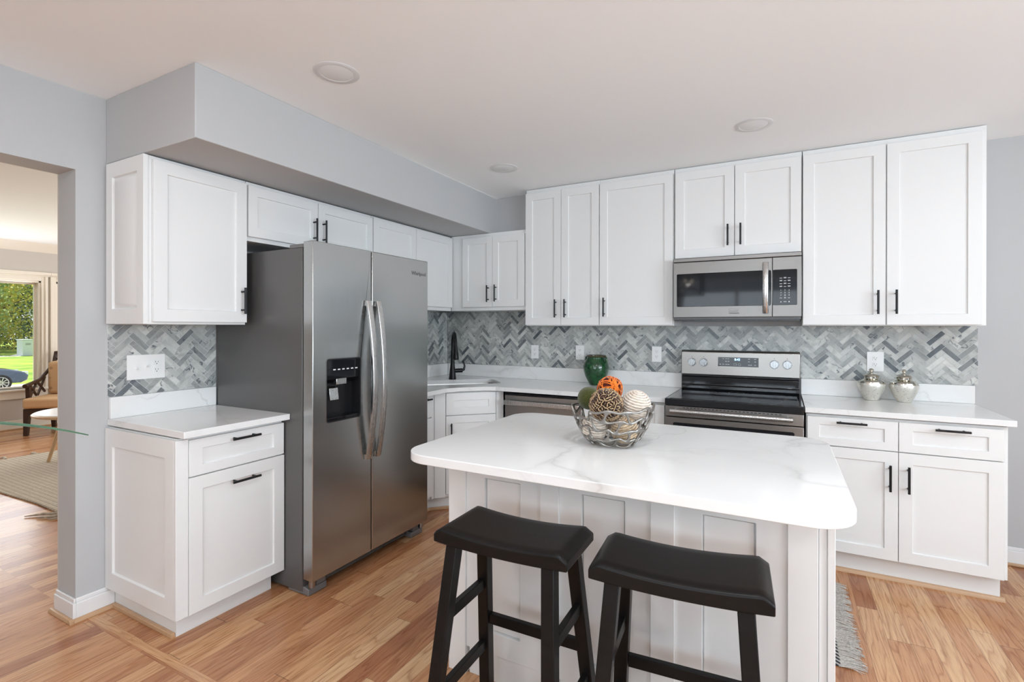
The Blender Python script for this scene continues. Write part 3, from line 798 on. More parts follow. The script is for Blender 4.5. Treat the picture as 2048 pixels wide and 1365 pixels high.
# ------------------------------------------------------------------ range
rg = thing('range', 'freestanding stainless steel electric range with black glass cooktop', 'range', (-.26, 3.24, 0))
rf = lambda m: T(m, -.26, 3.24)
RX0, RX1 = -.637, .119
rf(MB().box(RX0+.003, RX1-.003, 3.262, 3.862, .02, .874)).obj('body', M['blackplastic'], rg, bevel=.002)
m = MB(); m.prism([(3.222, .876), (3.862, .876), (3.862, .912), (3.826, .912), (3.826, .9135), (3.246, .9135), (3.238, .9175), (3.222, .914)], RX0, RX1, 'x')
rf(m).obj('cooktop', M['glasstop'], rg, bevel=.003)
m = MB(); m.prism([(RX0+.022, 3.262), (RX1-.022, 3.262), (RX1-.022, 3.800), (RX0+.022, 3.800)], .9137, .9160); 
rf(m).obj('cooktop_glass', M['glasstop'], rg, bevel=.001)
# burner rings printed on the glass
m = MB()
for bx, by, br in ((-.46, 3.40, .115), (-.07, 3.40, .085), (-.46, 3.66, .080), (-.07, 3.66, .105), (-.26, 3.70, .05)):
    n = 48; vs = []; 
    for k in range(n):
        a = 2*math.pi*k/n; vs += [(bx+br*math.cos(a), by+br*math.sin(a), .9163), (bx+(br-.002)*math.cos(a), by+(br-.002)*math.sin(a), .9163)]
    m.add(vs, [(2*k, 2*((k+1) % n), 2*((k+1) % n)+1, 2*k+1) for k in range(n)])
rf(m).obj('burner_ring', M['darkgrey'], rg, smooth=False)
# backguard
m = MB(); m.prism([(3.802, .912), (3.862, .912), (3.862, 1.030), (3.812, 1.030), (3.812, 1.012), (3.798, 1.004), (3.798, .955), (3.790, .945), (3.790, .925)], RX0+.006, RX1-.006, 'x')
rf(m).obj('backguard', M['glasstop'], rg, bevel=.002)
m = MB(); m.prism([(3.798, 1.024), (3.862, 1.024), (3.862, 1.198), (3.822, 1.198), (3.806, 1.186)], RX0+.002, RX1-.002, 'x')
cp = rf(m).obj('control_panel', M['steel'], rg, bevel=.004)
def py(z): return 3.798+(3.806-3.798)*(z-1.024)/(1.186-1.024)
m = MB(); m.prism([(py(1.088)-.0015, 1.088), (py(1.152)-.0015, 1.152), (py(1.152)+.003, 1.152), (py(1.088)+.003, 1.088)], -.386, -.129, 'x')
dp = rf(m).obj('display', M['blackglass'], cp)
g = G('blue_display_digits'); g.set(color=(.02,.05,.2), em=(.25,.5,1.0), ems=6.0); M['digits'] = g.m
text_part('clock_digits', '8:43', .021, M['digits'], dp, frame_mtx((-.262+.26, py(1.135)-.0022-3.24, 1.137), (1,0,0), (0,0,1)))
m = MB()
rr_ = random.Random(2)
for xx in (-.372, -.352, -.333, -.318, -.188, -.175, -.150):
    for zz in (1.142, 1.124, 1.102):
        if rr_.random() < .8: m.box(xx-.005, xx+.005, py(zz)-.0024, py(zz)-.0018, zz-.0018, zz+.0018)
for xx in (-.276, -.248): m.prism(rrect(xx-.009, xx+.009, 1.097, 1.110, .004, 3), py(1.1)-.0024, py(1.1)-.0018, 'y', holes=[rrect(xx-.008, xx+.008, 1.098, 1.109, .003, 3)])
rf(m).obj('key_lettering', M['legend'], dp)
for kx in (-.561, -.481, -.034, .042):
    kz = 1.112; yk = py(kz)
    m = MB(); m.cyl((kx, yk, kz), (kx, yk-.012, kz), .029, 28); m.cyl((kx, yk-.012, kz), (kx, yk-.024, kz), .0265, 28, .0245)
    m.box(kx-.0075, kx+.0075, yk-.034, yk-.022, kz-.026, kz+.026)
    kn = rf(m).obj('knob', M['chrome'], cp, bevel=.001)
    m = MB(); m.box(kx-.0015, kx+.0015, yk-.0006, yk+.001, kz+.036, kz+.042); m.box(kx-.006, kx+.006, yk-.0009, yk+.001, kz-.046, kz-.043)
    rf(m).obj('knob_marking', M['slot'], kn)
m = MB(); m.box(RX0+.001, RX1-.001, 3.232, 3.262, .806, .872); 
vt = rf(m).obj('vent_strip', M['steel'], rg, bevel=.002)
m = MB()
for k in range(26): m.box(-.53+k*.021, -.53+k*.021+.013, 3.2308, 3.2330, .861, .865)
rf(m).obj('vent_slots', M['gap'], vt)
m = MB(); m.prism([(RX0+.001, .20), (RX1-.001, .20), (RX1-.001, .800), (RX0+.001, .800)], 3.232, 3.260, 'y', holes=[rrect(-.590, .072, .36, .768, .012, 4)])
od = rf(m).obj('oven_door', M['steel'], rg, bevel=.002)
rf(MB().box(-.589, .071, 3.2345, 3.258, .361, .767)).obj('oven_window', M['blackglass'], od)
m = MB(); m.tube([(-.598, 3.176, .846), (.064, 3.176, .846)], .0135, 20)
for hx in (-.575, .040): m.cyl((hx, 3.232, .846), (hx, 3.176, .846), .009, 12)
rf(m).obj('handle', M['steelh'], od)
rf(MB().box(RX0+.001, RX1-.001, 3.236, 3.262, .045, .195)).obj('storage_drawer', M['steel'], rg, bevel=.002)
for fx_ in (RX0+.05, RX1-.05):
    for fy_ in (3.30, 3.80): rf(MB().cyl((fx_, fy_, 0), (fx_, fy_, .022), .018, 12)).obj('foot', M['blackplastic'], rg)

# ------------------------------------------------------------------ microwave
mwv = thing('microwave', 'stainless steel over-the-range microwave with black glass door', 'microwave', (-.26, 3.55, 1.42))
mf = lambda m: T(m, -.26, 3.55, 1.42)
MX0, MX1, MY = -.6355, .1145, 3.490
mf(MB().box(MX0+.002, MX1-.002, 3.512, YW-.002, 1.412, 1.822)).obj('body', M['darkgrey'], mwv, bevel=.002)
mf(MB().box(MX0+.01, MX1-.01, 3.498, 3.84, 1.404, 1.4125)).obj('bottom_tray', M['blackplastic'], mwv, bevel=.001)
mf(MB().box(MX0, MX1, MY, 3.512, 1.797, 1.822)).obj('vent_strip', M['steelmw'], mwv, bevel=.003)
DXS = -.0425
m = MB(); m.prism([(MX0, 1.428), (DXS-.001, 1.428), (DXS-.001, 1.7935), (MX0, 1.7935)], MY, 3.511, 'y', holes=[rrect(-.613, DXS-.008, 1.500, 1.716, .008, 4)])
md = mf(m).obj('door', M['steelmw'], mwv, bevel=.002)
mf(MB().box(-.6125, DXS-.0085, MY+.0015, 3.510, 1.5005, 1.7155)).obj('door_window', M['blackglass'], md)
m = MB(); m.prism([(DXS+.001, 1.428), (MX1, 1.428), (MX1, 1.7935), (DXS+.001, 1.7935)], MY, 3.511, 'y', holes=[rrect(DXS+.0025, .090, 1.500, 1.716, .006, 4)])
mp = mf(m).obj('control_panel', M['steelmw'], mwv, bevel=.002)
mf(MB().box(DXS+.003, .0895, MY+.0012, 3.510, 1.5005, 1.7155)).obj('keypad', M['blackglass'], mp)
m = MB()
for r_ in range(4):
    for c_ in range(3):
        xx = .0 + .022*c_ + .004; zz = 1.665-r_*.0175; w_ = .007
        m.box(xx-w_, xx+w_, MY+.0006, MY+.0012, zz-.0012, zz+.0012)
        if (r_+c_) % 2: m.box(xx-w_, xx+w_, MY+.0006, MY+.0012, zz+.003, zz+.0048)
for c_ in range(3): m.box(.004+.022*c_-.006, .004+.022*c_+.006, MY+.0006, MY+.0012, 1.541, 1.5435)
m.prism([(.004-.004, 1.516), (.004+.004, 1.516), (.004, 1.523)], MY+.0006, MY+.0012, 'y')
m.box(.018, .034, MY+.0006, MY+.0012, 1.518, 1.5205); m.prism([(.048, 1.514), (.052, 1.519), (.048, 1.524), (.044, 1.519)], MY+.0006, MY+.0012, 'y')
mf(m).obj('key_lettering', M['legend'], mp)
for i, ch in enumerate('1234567890'):
    r_, c_ = divmod(i, 3)
    if ch == '0': r_, c_ = 3, 1
    text_part('key_digit', ch, .013, M['legend'], mp, frame_mtx((.004+.022*c_+.26, MY+.0008-3.55, 1.590-r_*.0155-1.42), (1,0,0), (0,0,1)), ext=.0002)
# bowed handle
pts = []; 
for i in range(21):
    t_ = i/20; pts.append((-.080, MY-.012-.034*math.sin(math.pi*t_)**.7, 1.452+.312*t_))
m = MB(); m.tube(pts, .0165, 20, flat=.55, upv=Vector((0,1,0)))
m.cyl((-.080, MY, 1.468), (-.080, MY-.022, 1.468), .012, 14); m.cyl((-.080, MY, 1.748), (-.080, MY-.022, 1.748), .012, 14)
mf(m).obj('handle', M['steelh'], md)
m = MB(); m.box(-.290, -.231, MY-.002, MY, 1.449, 1.480); bd = mf(m).obj('badge', M['steelmw'], md, bevel=.0008)
m = MB(); m.box(-.285, -.236, MY-.0026, MY-.002, 1.4635, 1.4665); m.box(-.288, -.233, MY-.0026, MY-.002, 1.4505, 1.4555); m.box(-.285, -.236, MY-.0026, MY-.002, 1.471, 1.472)
mf(m).obj('badge_lines', M['darkgrey'], bd)

# ------------------------------------------------------------------ sink and faucet
sn = thing('sink', 'undermount stainless steel corner sink', 'sink', (0, 0, 0))
m = MB(); hole = sk; big = []
cxs, cys = sum(p[0] for p in sk)/len(sk), sum(p[1] for p in sk)/len(sk)
outer = [((uu-vv)*.70711, (uu+vv)*.70711) for (uu, vv) in rrect(.440, 1.105, 3.83, 4.22, .06, 5)]
inner = [((uu-vv)*.70711, (uu+vv)*.70711) for (uu, vv) in rrect(.465, 1.080, 3.855, 4.195, .05, 5)]
flo = [((uu-vv)*.70711, (uu+vv)*.70711) for (uu, vv) in rrect(.49, 1.055, 3.88, 4.17, .05, 5)]
n = len(outer)
vs = [(p[0], p[1], .8835) for p in outer]+[(p[0], p[1], .8835) for p in inner]+[(p[0], p[1], .69) for p in flo]+[(p[0], p[1], .681) for p in outer]
fs = []
for i in range(n):
    j = (i+1) % n; fs += [(i, j, n+j, n+i), (n+i, n+j, 2*n+j, 2*n+i), (i, 3*n+i, 3*n+j, j)]
fs += [tuple(range(2*n, 3*n)), tuple(range(3*n, 4*n))[::-1]]
m.add(vs, fs); m.obj('basin', M['steel'], sn)
MB().lathe([(.045, .6905), (.045, .694), (.036, .694), (.030, .691)], cxs, cys, 24).obj('drain', M['chrome'], sn)
FXC, FYC = -2.477, 3.543
fa = thing('faucet', 'matte black pull-down kitchen faucet behind the corner sink', 'faucet', (FXC, FYC, .914), -math.radians(45))
# local -y... local +x points to the sink (world +x,-y)
m = MB(); m.lathe([(.031, 0), (.031, .012), (.0285, .03), (.025, .07), (.020, .11), (.0165, .15), (.0150, .24)], n=24); m.obj('body', M['black'], fa)
pts = [(0, 0, .235), (0, 0, .30), (.004, 0, .335), (.018, 0, .368), (.045, 0, .392), (.078, 0, .397), (.108, 0, .386), (.130, 0, .362), (.140, 0, .335), (.146, 0, .300)]
m = MB(); m.tube(pts, .0125, 16); m.obj('spout', M['black'], fa)
m = MB(); m.tube([(.146, 0, .302), (.149, 0, .28), (.152, 0, .25), (.156, 0, .215), (.158, 0, .185), (.158, 0, .178)], [.0135, .014, .018, .0235, .025, .023], 20); m.obj('spray_head', M['black'], fa)
m = MB(); m.tube([(0, 0, .072), (0, .055, .074), (0, .085, .074)], [.018, .018, .0185], 18); m.tube([(0, .078, .074), (0, .098, .082), (0, .106, .11), (0, .098, .140), (0, .092, .160)], [.012, .011, .008, .006, .005], 12); m.obj('lever', M['black'], fa)

# ------------------------------------------------------------------ island
isl = thing('kitchen_island', 'white panelled kitchen island base behind the stools', 'island', (-.51, 1.87, 0))
jf = lambda m: T(m, -.51, 1.87)
IX0, IX1, IY0, IY1 = -1.165, .137, 1.655, 2.320
jf(MB().box(IX0+.012, IX1-.012, IY0+.02, IY1, .0, .882)).obj('body', M['cab'], isl)
def isl_panel(x0, x1):
    m = MB(); shaker(m, x0, x1, .105, .882, 0, t=.024, st=.084, rec=.0095, groove=.009, top_rail=.104)
    m.v = [(v[0], v[1]+IY0-.003, v[2]) for v in m.v]
    return jf(m).obj('front_panel', M['cab'], isl, bevel=.001)
XS_ = [(-1.088, -.766), (-.694, -.372), (-.297, .022)]
for a, b_ in XS_: isl_panel(a, b_)
for a, b_ in ((IX0, -1.086), (-.764, -.692), (-.370, -.295), (.020, .096)):
    jf(MB().box(a, b_, IY0-.013, IY0+.0195, .0, .882)).obj('batten', M['cab'], isl, bevel=.0015)
jf(MB().box(.098, .118, IY0+.004, IY0+.0195, 0, .882)).obj('corner_strip', M['cab'], isl, bevel=.001)
jf(MB().box(.1185, IX1, IY0-.006, IY0+.0195, 0, .882)).obj('corner_strip', M['cab'], isl, bevel=.0015)
jf(MB().box(-1.077, .017, IY0+.004, IY0+.0195, .0, .104)).obj('base_rail', M['cab'], isl, bevel=.001)
jf(MB().box(IX0, IX0+.0115, IY0+.021, IY1, 0, .882)).obj('side_panel', M['cab'], isl)
jf(MB().box(IX1-.0115, IX1, IY0+.021, IY1, 0, .882)).obj('side_panel', M['cab'], isl)
for a, b_ in ((-1.150, -.720), (-.718, -.300), (-.298, .125)):   # working side doors
    m = MB(); shaker(m, -b_, -a, .11, .870, 0, t=.018); m.v = [(-v[0], IY1+.019-v[1], v[2]) for v in m.v]
    jf(m).obj('door', M['cab'], isl, bevel=.001)
m = MB(); m.prism(rrect(-1.205, .168, 1.382, 2.362, .115, 12), .8825, .914)
it = m.obj('island_countertop', M['quartz'], bevel=.003, seg=3); tag(it, 'large white veined quartz island top with rounded corners', 'countertop')

# ------------------------------------------------------------------ stools
def make_stool():
    st = thing('bar_stool', 'black saddle-seat wooden stool in front of the refrigerator side of the island', 'stool', (-.735, 1.385, 0), .015)
    # seat
    vs = []; NX, NY = 36, 10; hw, hd = .222, .118
    def top(x, y):
        a = abs(x)/hw; z = .722+.013*min(a/.88, 1)**2
        if a > .88: z -= .017*((a-.88)/.12)
        e = max(0, (abs(y)-(hd-.012))/.012); return z-.006*e*e
    def bot(x, y): return .681+.009*(abs(x)/hw)**2
    xs = [-hw+2*hw*i/NX for i in range(NX+1)]; ys = [-hd, -hd+.004, -hd+.012]+[-hd+.012+(2*hd-.024)*j/(NY-2) for j in range(1, NY-2)]+[hd-.012, hd-.004, hd]
    ny = len(ys)
    for x in xs:
        for y in ys: vs.append((x, y, top(x, y)))
    for x in xs:
        for y in ys: vs.append((x, y, bot(x, y)))
    N0 = len(xs)*ny; fs = []
    for i in range(len(xs)-1):
        for j in range(ny-1):
            a = i*ny+j; fs.append((a, a+ny, a+ny+1, a+1)); fs.append((N0+a, N0+a+1, N0+a+ny+1, N0+a+ny))
    for i in range(len(xs)-1):
        a = i*ny; fs.append((a, N0+a, N0+a+ny, a+ny)); a = i*ny+ny-1; fs.append((a, a+ny, N0+a+ny, N0+a))
    for j in range(ny-1):
        fs.append((j, j+1, N0+j+1, N0+j)); a = (len(xs)-1)*ny+j; fs.append((a, N0+a, N0+a+1, a+1))
    m = MB(); m.add(vs, fs); m.obj('seat', M['stool'], st, bevel=.003, angle=40)
    def lp(sx, sy, z): k = (.69-z)/.69; return Vector((sx*(.160+.045*k), sy*(.088+.100*k), z))
    w = .040
    for sx in (-1, 1):
        for sy in (-1, 1):
            a, b_ = lp(sx, sy, .684), lp(sx, sy, 0)
            q = [(-w/2,-w/2),(w/2,-w/2),(w/2,w/2),(-w/2,w/2)]
            m = MB(); m.add([(a.x+p[0]*1.0, a.y+p[1]*1.0, .690) for p in q]+[(b_.x+p[0], b_.y+p[1], 0) for p in q], [(3,2,1,0),(4,5,6,7)]+[(i,(i+1)%4,4+(i+1)%4,4+i) for i in range(4)])
            m.obj('leg', M['stool'], st, bevel=.003)
    def str_(z, ax, s_):
        if ax == 'side': a, b_ = lp(s_, -1, z), lp(s_, 1, z); a.y += w/2; b_.y -= w/2
        else: a, b_ = lp(-1, s_, z), lp(1, s_, z); a.x += w/2; b_.x -= w/2
        MB().bar(a, b_, .020, .036).obj('stretcher', M['stool'], st, bevel=.002)
    for s_ in (-1, 1): str_(.470, 'side', s_); str_(.235, 'side', s_)
    str_(.335, 'f', 1); str_(.16, 'f', -1)
    return st
def copy_tree(o, parent=None):
    c_ = o.copy(); COL.objects.link(c_)
    if parent is not None: c_.parent = parent
    for ch in list(o.children): copy_tree(ch, c_)
    return c_
st1 = make_stool(); st1['group'] = 'stools at the island'
st1['label'] = 'black saddle-seat stool standing nearer the refrigerator'
st2 = copy_tree(st1); st2.location = (-.238, 1.405, 0); st2.rotation_euler = (0, 0, .075)
st2['label'] = 'black saddle-seat stool standing at the middle of the island, nearer the range side'

# ------------------------------------------------------------------ recessed ceiling lights and added fill lamps
def ceiling_light(x, y, label, src=None):
    t = thing('ceiling_light', label, 'ceiling light', (x, y, CE), 0, 'recessed ceiling lights')
    MB().lathe([(.070, -.0010), (.072, -.0032), (.092, -.0032), (.096, -.0010), (.096, -.0003)], n=48, cap=False).obj('trim_ring', M['lightring'], t)
    MB().lathe([(.0005, -.0026), (.0695, -.0026), (.0735, -.0012)], n=48, cap=False).obj('lens', M['lightlens'], t)
ceiling_light(-1.687, 1.545, 'round recessed ceiling light nearest the soffit corner over the refrigerator')
ceiling_light(-1.677, 3.010, 'round recessed ceiling light in front of the narrow two-door tall cabinet')
ceiling_light(-.128, 3.002, 'round recessed ceiling light in front of the microwave')

for x_, y_, lb in ((-.10, .95, 'over the front edge of the island'), (-1.55, .10, 'just inside the living room opening'), (1.45, 1.35, 'between the island and the sliding door'), (1.35, -.60, 'behind the camera on the sliding door side'), (.10, -1.30, 'behind the camera at the middle of the rear window'), (-1.6, -1.9, 'behind the lantern pendant')):  # added discs out of view, carrying fill lamps for worktops and ceiling
    ceiling_light(x_, y_, 'added unseen ceiling fill light '+lb)
    lo = light('added_fill_lamp', 'AREA', (x_, y_, CE-.012), (0, 0, -1), 9.5, (.90, .945, 1), .14, .14); lo.data.shape = 'DISK'

# lantern pendant behind the camera (seen mirrored in the microwave door)
pn = thing('lantern_pendant', 'black open-cage lantern pendant with crossed bars, hanging behind the camera', 'pendant lamp', (-1.24, -1.05, CE))
MB().lathe([(.0005, 0), (.065, 0), (.065, -.018), (.02, -.028), (.0005, -.028)][::-1], n=24, cap=False).obj('canopy', M['black'], pn)
MB().cyl((0, 0, -.02), (0, 0, -.26), .006, 10).obj('rod', M['black'], pn)
m = MB(); hw_, z0_, z1_ = .20, -.60, -.26
cs = [(-hw_, -hw_), (hw_, -hw_), (hw_, hw_), (-hw_, hw_)]
for i in range(4):
    a, b_ = cs[i], cs[(i+1) % 4]
    m.bar((*a, z0_), (*a, z1_), .014, .014)
    for z in (z0_, z1_): m.bar((*a, z), (*b_, z), .014, .014)
    m.bar((*a, z0_), (*b_, z1_), .009, .009); m.bar((*b_, z0_), (*a, z1_), .009, .009)
m.bar((-hw_, 0, z1_), (hw_, 0, z1_), .012, .012); m.bar((0, -hw_, z1_), (0, hw_, z1_), .012, .012)
m.obj('cage', M['black'], pn)
g = G('warm_bulb'); g.set(color=(.9, .85, .75), em=(1, .88, .72), ems=4.0); M['bulb'] = g.m
for i in range(4):
    a = math.pi/4+i*math.pi/2; x_, y_ = .07*math.cos(a), .07*math.sin(a)
    MB().cyl((x_, y_, -.50), (x_, y_, -.42), .011, 12).obj('candle_sleeve', M['white_plastic'], pn)
    MB().lathe([(.004, -.42), (.013, -.405), (.015, -.39), (.009, -.365), (.0008, -.35)], x_, y_, 12).obj('bulb', M['bulb'], pn)
m = MB(); m.cyl((0, 0, -.26), (0, 0, -.50), .006, 8); m.bar((-.07, -.07, -.50), (.07, .07, -.50), .01, .01); m.bar((-.07, .07, -.50), (.07, -.07, -.50), .01, .01); m.obj('arms', M['black'], pn)
lo = light('pendant_lamp', 'POINT', (-1.24, -1.05, CE-.44), (0, 0, -1), 0.6, (1, .93, .86)); lo.data.shadow_soft_size = .02

# ------------------------------------------------------------------ outlets and switches
def outlet_face(root, x, mk, big=False):
    m = MB()
    for dz in (.0195, -.0195):
        c_ = []
        for k in range(20):
            a = 2*math.pi*k/20; c_.append((x+max(-.0135, min(.0135, .0168*math.cos(a))), dz+.0145*math.sin(a)))
        mm = MB(); mm.prism(c_, -.0072, -.004, 'y'); m.add(mm.v, mm.f)
    m.v = [mk(v) for v in m.v]; r_ = m.obj('receptacle', M['white_plastic'], root)
    m = MB()
    for dz in (.0195, -.0195):
        m.box(x-.0072, x-.0052, -.0076, -.007, dz+.000, dz+.008); m.box(x+.0052, x+.0072, -.0076, -.007, dz+.001, dz+.007)
        m.cyl((x, -.0070, dz-.006), (x, -.0076, dz-.006), .0024, 10)
    m.v = [mk(v) for v in m.v]; m.obj('slots', M['slot'], r_)
def outlet(x, z, w, h, label):
    t = thing('wall_outlet', label, 'outlet', (x, YW-.0083, z), 0, None)
    MB().prism(rrect(-w/2, w/2, -h/2, h/2, .003, 3), -.0042, 0, 'y').obj('plate', M['white_plastic'], t, bevel=.0012)
    outlet_face(t, 0, lambda v: v)
outlet(-1.853, 1.151, .070, .115, 'white outlet in the tile nearest the faucet')
outlet(-1.445, 1.154, .072, .117, 'white outlet left of the green jar')
outlet(-.827, 1.157, .072, .117, 'white outlet between the green jar and the range')
outlet(.531, 1.146, .088, .124, 'larger white outlet behind the silver jars')
t = thing('switch_plate', 'wide white plate with two switches and an outlet above the small counter', 'switch plate', (WL+.0083, 1.374, 1.156), D90)
MB().prism(rrect(-.0875, .0875, -.062, .062, .003, 3), -.0042, 0, 'y').obj('plate', M['white_plastic'], t, bevel=.0012)
for xx, sg in ((-.046, -1), (0, 1)):
    MB().prism([(xx-.0052, -.012), (xx+.0052, -.012), (xx+.0052, .012), (xx-.0052, .012)], -.0052, -.0040, 'y').obj('switch_slot', M['white_plastic'], t, bevel=.0004)
    MB().bar((xx, -.004, 0), (xx, -.015, sg*.009), .0075, .009, (0,0,1)).obj('toggle', M['white_plastic'], t, bevel=.001)
outlet_face(t, .046, lambda v: v)

# ------------------------------------------------------------------ silver jars
def mercury():
    g = G('mercury_glass'); co = g.co(); z = g.sep(co)[2]
    sp = g.ramp(g.vor(co, 95), [(.16, 1), (.36, 0)]); n1 = g.ramp(g.noise(co, 45, 4), [(.40, 0), (.52, 1)])
    band = g.ramp(g.math('MULTIPLY', z, 5), [(.50, 1), (.56, 0)])
    spk = g.math('MULTIPLY', g.math('MULTIPLY', sp, n1), g.math('ADD', g.math('MULTIPLY', band, .8), .15))
    c = g.mix(spk, (.70, .67, .60), (.16, .14, .10)); c = g.mix(g.math('MULTIPLY', band, .35), c, (.86, .85, .80))
    g.set(color=c, metal=g.math('SUBTRACT', 1, g.math('MULTIPLY', band, .35)), rough=g.math('ADD', .10, g.math('MULTIPLY', band, .28)))
    g.bump(g.noise(co, 90, 3), .25, .001)
    return g.m
M['mercury'] = mercury()
def make_jar(loc, label):
    j = thing('lidded_jar', label, 'jar', loc, 0, 'silver ginger jars')
    MB().lathe([(r_*.84, z_) for r_, z_ in [(.0005, .001), (.040, .001), (.044, .004), (.048, .012), (.062, .035), (.076, .060), (.0855, .085), (.0865, .100), (.080, .116), (.064, .126), (.050, .130), (.045, .134), (.045, .146), (.040, .147)]], n=48).obj('body', M['mercury'], j)
    MB().lathe([(r_*.84, z_) for r_, z_ in [(.050, .1475), (.053, .150), (.051, .153), (.038, .160), (.022, .166), (.010, .170), (.007, .174), (.013, .180), (.015, .187), (.011, .193), (.004, .196), (.0004, .1965)]], n=40).obj('lid', M['mercury'], j)
    return j
j1 = make_jar((.497, 3.770, .914), 'silver lidded ginger jar nearer the range, partly in front of the outlet')
j2 = copy_tree(j1); j2.location = (.657, 3.762, .914); j2.rotation_euler = (0, 0, 1.1)
j2['label'] = 'silver lidded ginger jar nearer the open end of the counter'

# ------------------------------------------------------------------ green jar
def green_glaze():
    g = G('green_glaze'); co = g.co(); f = g.noise(co, 22, 5, .6); z = g.sep(co)[2]
    c = g.mix(g.ramp(f, [(.35, 0), (.65, 1)]), (.004, .036, .012), (.009, .080, .020))
    rim = g.ramp(g.math('ADD', g.math('MULTIPLY', z, 4.3), g.math('MULTIPLY', f, .03)), [(.945, 0), (.965, 1)])
    c = g.mix(g.math('MULTIPLY', rim, .7), c, (.09, .045, .02))
    g.set(color=c, rough=.16, coat=.4); return g.m
M['greenglaze'] = green_glaze()
gj = thing('green_jar', 'round green glazed pottery jar with small loop handles', 'jar', (-1.262, 3.742, .914))
MB().lathe([(.0005, .001), (.048, .001), (.052, .006), (.068, .035), (.086, .070), (.097, .110), (.099, .135), (.094, .163), (.083, .186), (.073, .200), (.071, .212), (.076, .222), (.078, .228), (.073, .231), (.066, .226), (.064, .20), (.05, .15), (.0005, .14)], n=48, cap=False).obj('body', M['greenglaze'], gj)
dirx = Vector((.95, -.3, 0)).normalized()
for sg in (-1, 1):
    pts = [dirx*sg*r_+Vector((0, 0, z)) for r_, z in ((.071, .222), (.085, .222), (.095, .213), (.0975, .195), (.096, .178), (.088, .168))]
    MB().tube(pts, .007, 12).obj('handle', M['greenglaze'], gj)

# ------------------------------------------------------------------ metal bowl and decorative balls
BX, BY, BZ = -.566, 1.868, .914
def pewter():
    g = G('cast_pewter'); f = g.noise(g.co(), 120, 4)
    g.set(color=g.mix(f, (.25, .236, .217), (.38, .36, .334)), metal=1, rough=.42); g.bump(f, .25, .001); return g.m
M['pewter'] = pewter()
def make_bowl():
    rnd = random.Random(21)
    import itertools
    # profile radius as function of s (0 centre .. 1 rim)
    def prof(s_):
        if s_ < .34: return (.092*s_/.34, .006+.002*s_)
        t_ = (s_-.34)/.66; ang = t_*1.25
        return (.092+.068*math.sin(ang*1.02)/math.sin(1.275), .007+.152*(t_**1.10))
    bm = bmesh.new()
    rings = 4; cols = 11
    vmap = {}
    def vert(i, j):
        # brick/hex lattice on (theta, s)
        key = (i, j % (cols*2))
        if key in vmap: return vmap[key]
        s_ = .29+.71*i/rings
        th = 2*math.pi*(j/(cols*2))
        th += rnd.uniform(-.15, .15); s2 = s_+rnd.uniform(-.05, .05)+(.07 if (i+j) % 2 else -.07)*(i > 0)
        if i == rings: s2 = .95+rnd.uniform(-.06, .09)+(.05 if (i+j) % 2 else -.05)
        r_, z = prof(max(.1, s2))
        v = bm.verts.new((r_*math.cos(th), r_*math.sin(th), z)); vmap[key] = v
        return v
    # hexagons: each cell spans rows i..i+1, columns 2k..2k+2, offset alternate
    for i in range(rings):
        for k in range(cols):
            o_ = 2*k+(i % 2)
            if rnd.random() < .14 and i == rings-1: continue
            a = [vert(i, o_), vert(i, o_+1), vert(i, o_+2), vert(i+1, o_+2), vert(i+1, o_+1), vert(i+1, o_)]
            try: bm.faces.new(a)
            except ValueError: pass
    me = bpy.data.meshes.new('lattice_bowl'); bm.to_mesh(me); bm.free(); me.materials.append(M['pewter'])
    for p in me.polygons: p.use_smooth = True
    o = bpy.data.objects.new('lattice_bowl', me); COL.objects.link(o); o.location = (BX, BY, BZ+.002)
    w_ = o.modifiers.new('wire', 'WIREFRAME'); w_.thickness = .0130; w_.use_even_offset = False; w_.use_boundary = True; w_.use_replace = True
    s_ = o.modifiers.new('sub', 'SUBSURF'); s_.levels = 2; s_.render_levels = 2
    tag(o, 'pewter openwork branch bowl of decorative balls on the island', 'bowl')
    return o
make_bowl()

M['moss'] = None
def fuzzy(name, c1, c2, sc=160, b=.8, rough=.95):
    g = G(name); f = g.noise(g.co(), sc, 5, .7); g.set(color=g.mix(g.ramp(f, [(.3, 0), (.7, 1)]), c1, c2), rough=rough, spec=.15, sheen=.3)
    g.bump(f, b, .003); return g.m
M['moss'] = fuzzy('moss', (.030, .036, .008), (.092, .100, .022), 220)
M['rope_white'] = fuzzy('cream_rope', (.62, .50, .40), (.82, .76, .68), 90, .5)
M['rope_tan'] = fuzzy('tan_rope', (.36, .22, .11), (.72, .60, .44), 90, .5)
M['orange'] = fuzzy('orange_strips', (.62, .11, .012), (.90, .24, .02), 60, .3, .6)
M['orange_core'] = plain('orange_core', (.10, .012, .004), .9)
M['seed_core'] = fuzzy('dark_brown_core', (.016, .009, .005), (.05, .026, .014), 120, .6)
M['seed'] = fuzzy('tan_seed_sticks', (.30, .18, .09), (.60, .43, .25), 200, .3, .6)
M['seed2'] = fuzzy('brown_seed_sticks', (.09, .045, .025), (.20, .11, .07), 200, .3, .6)

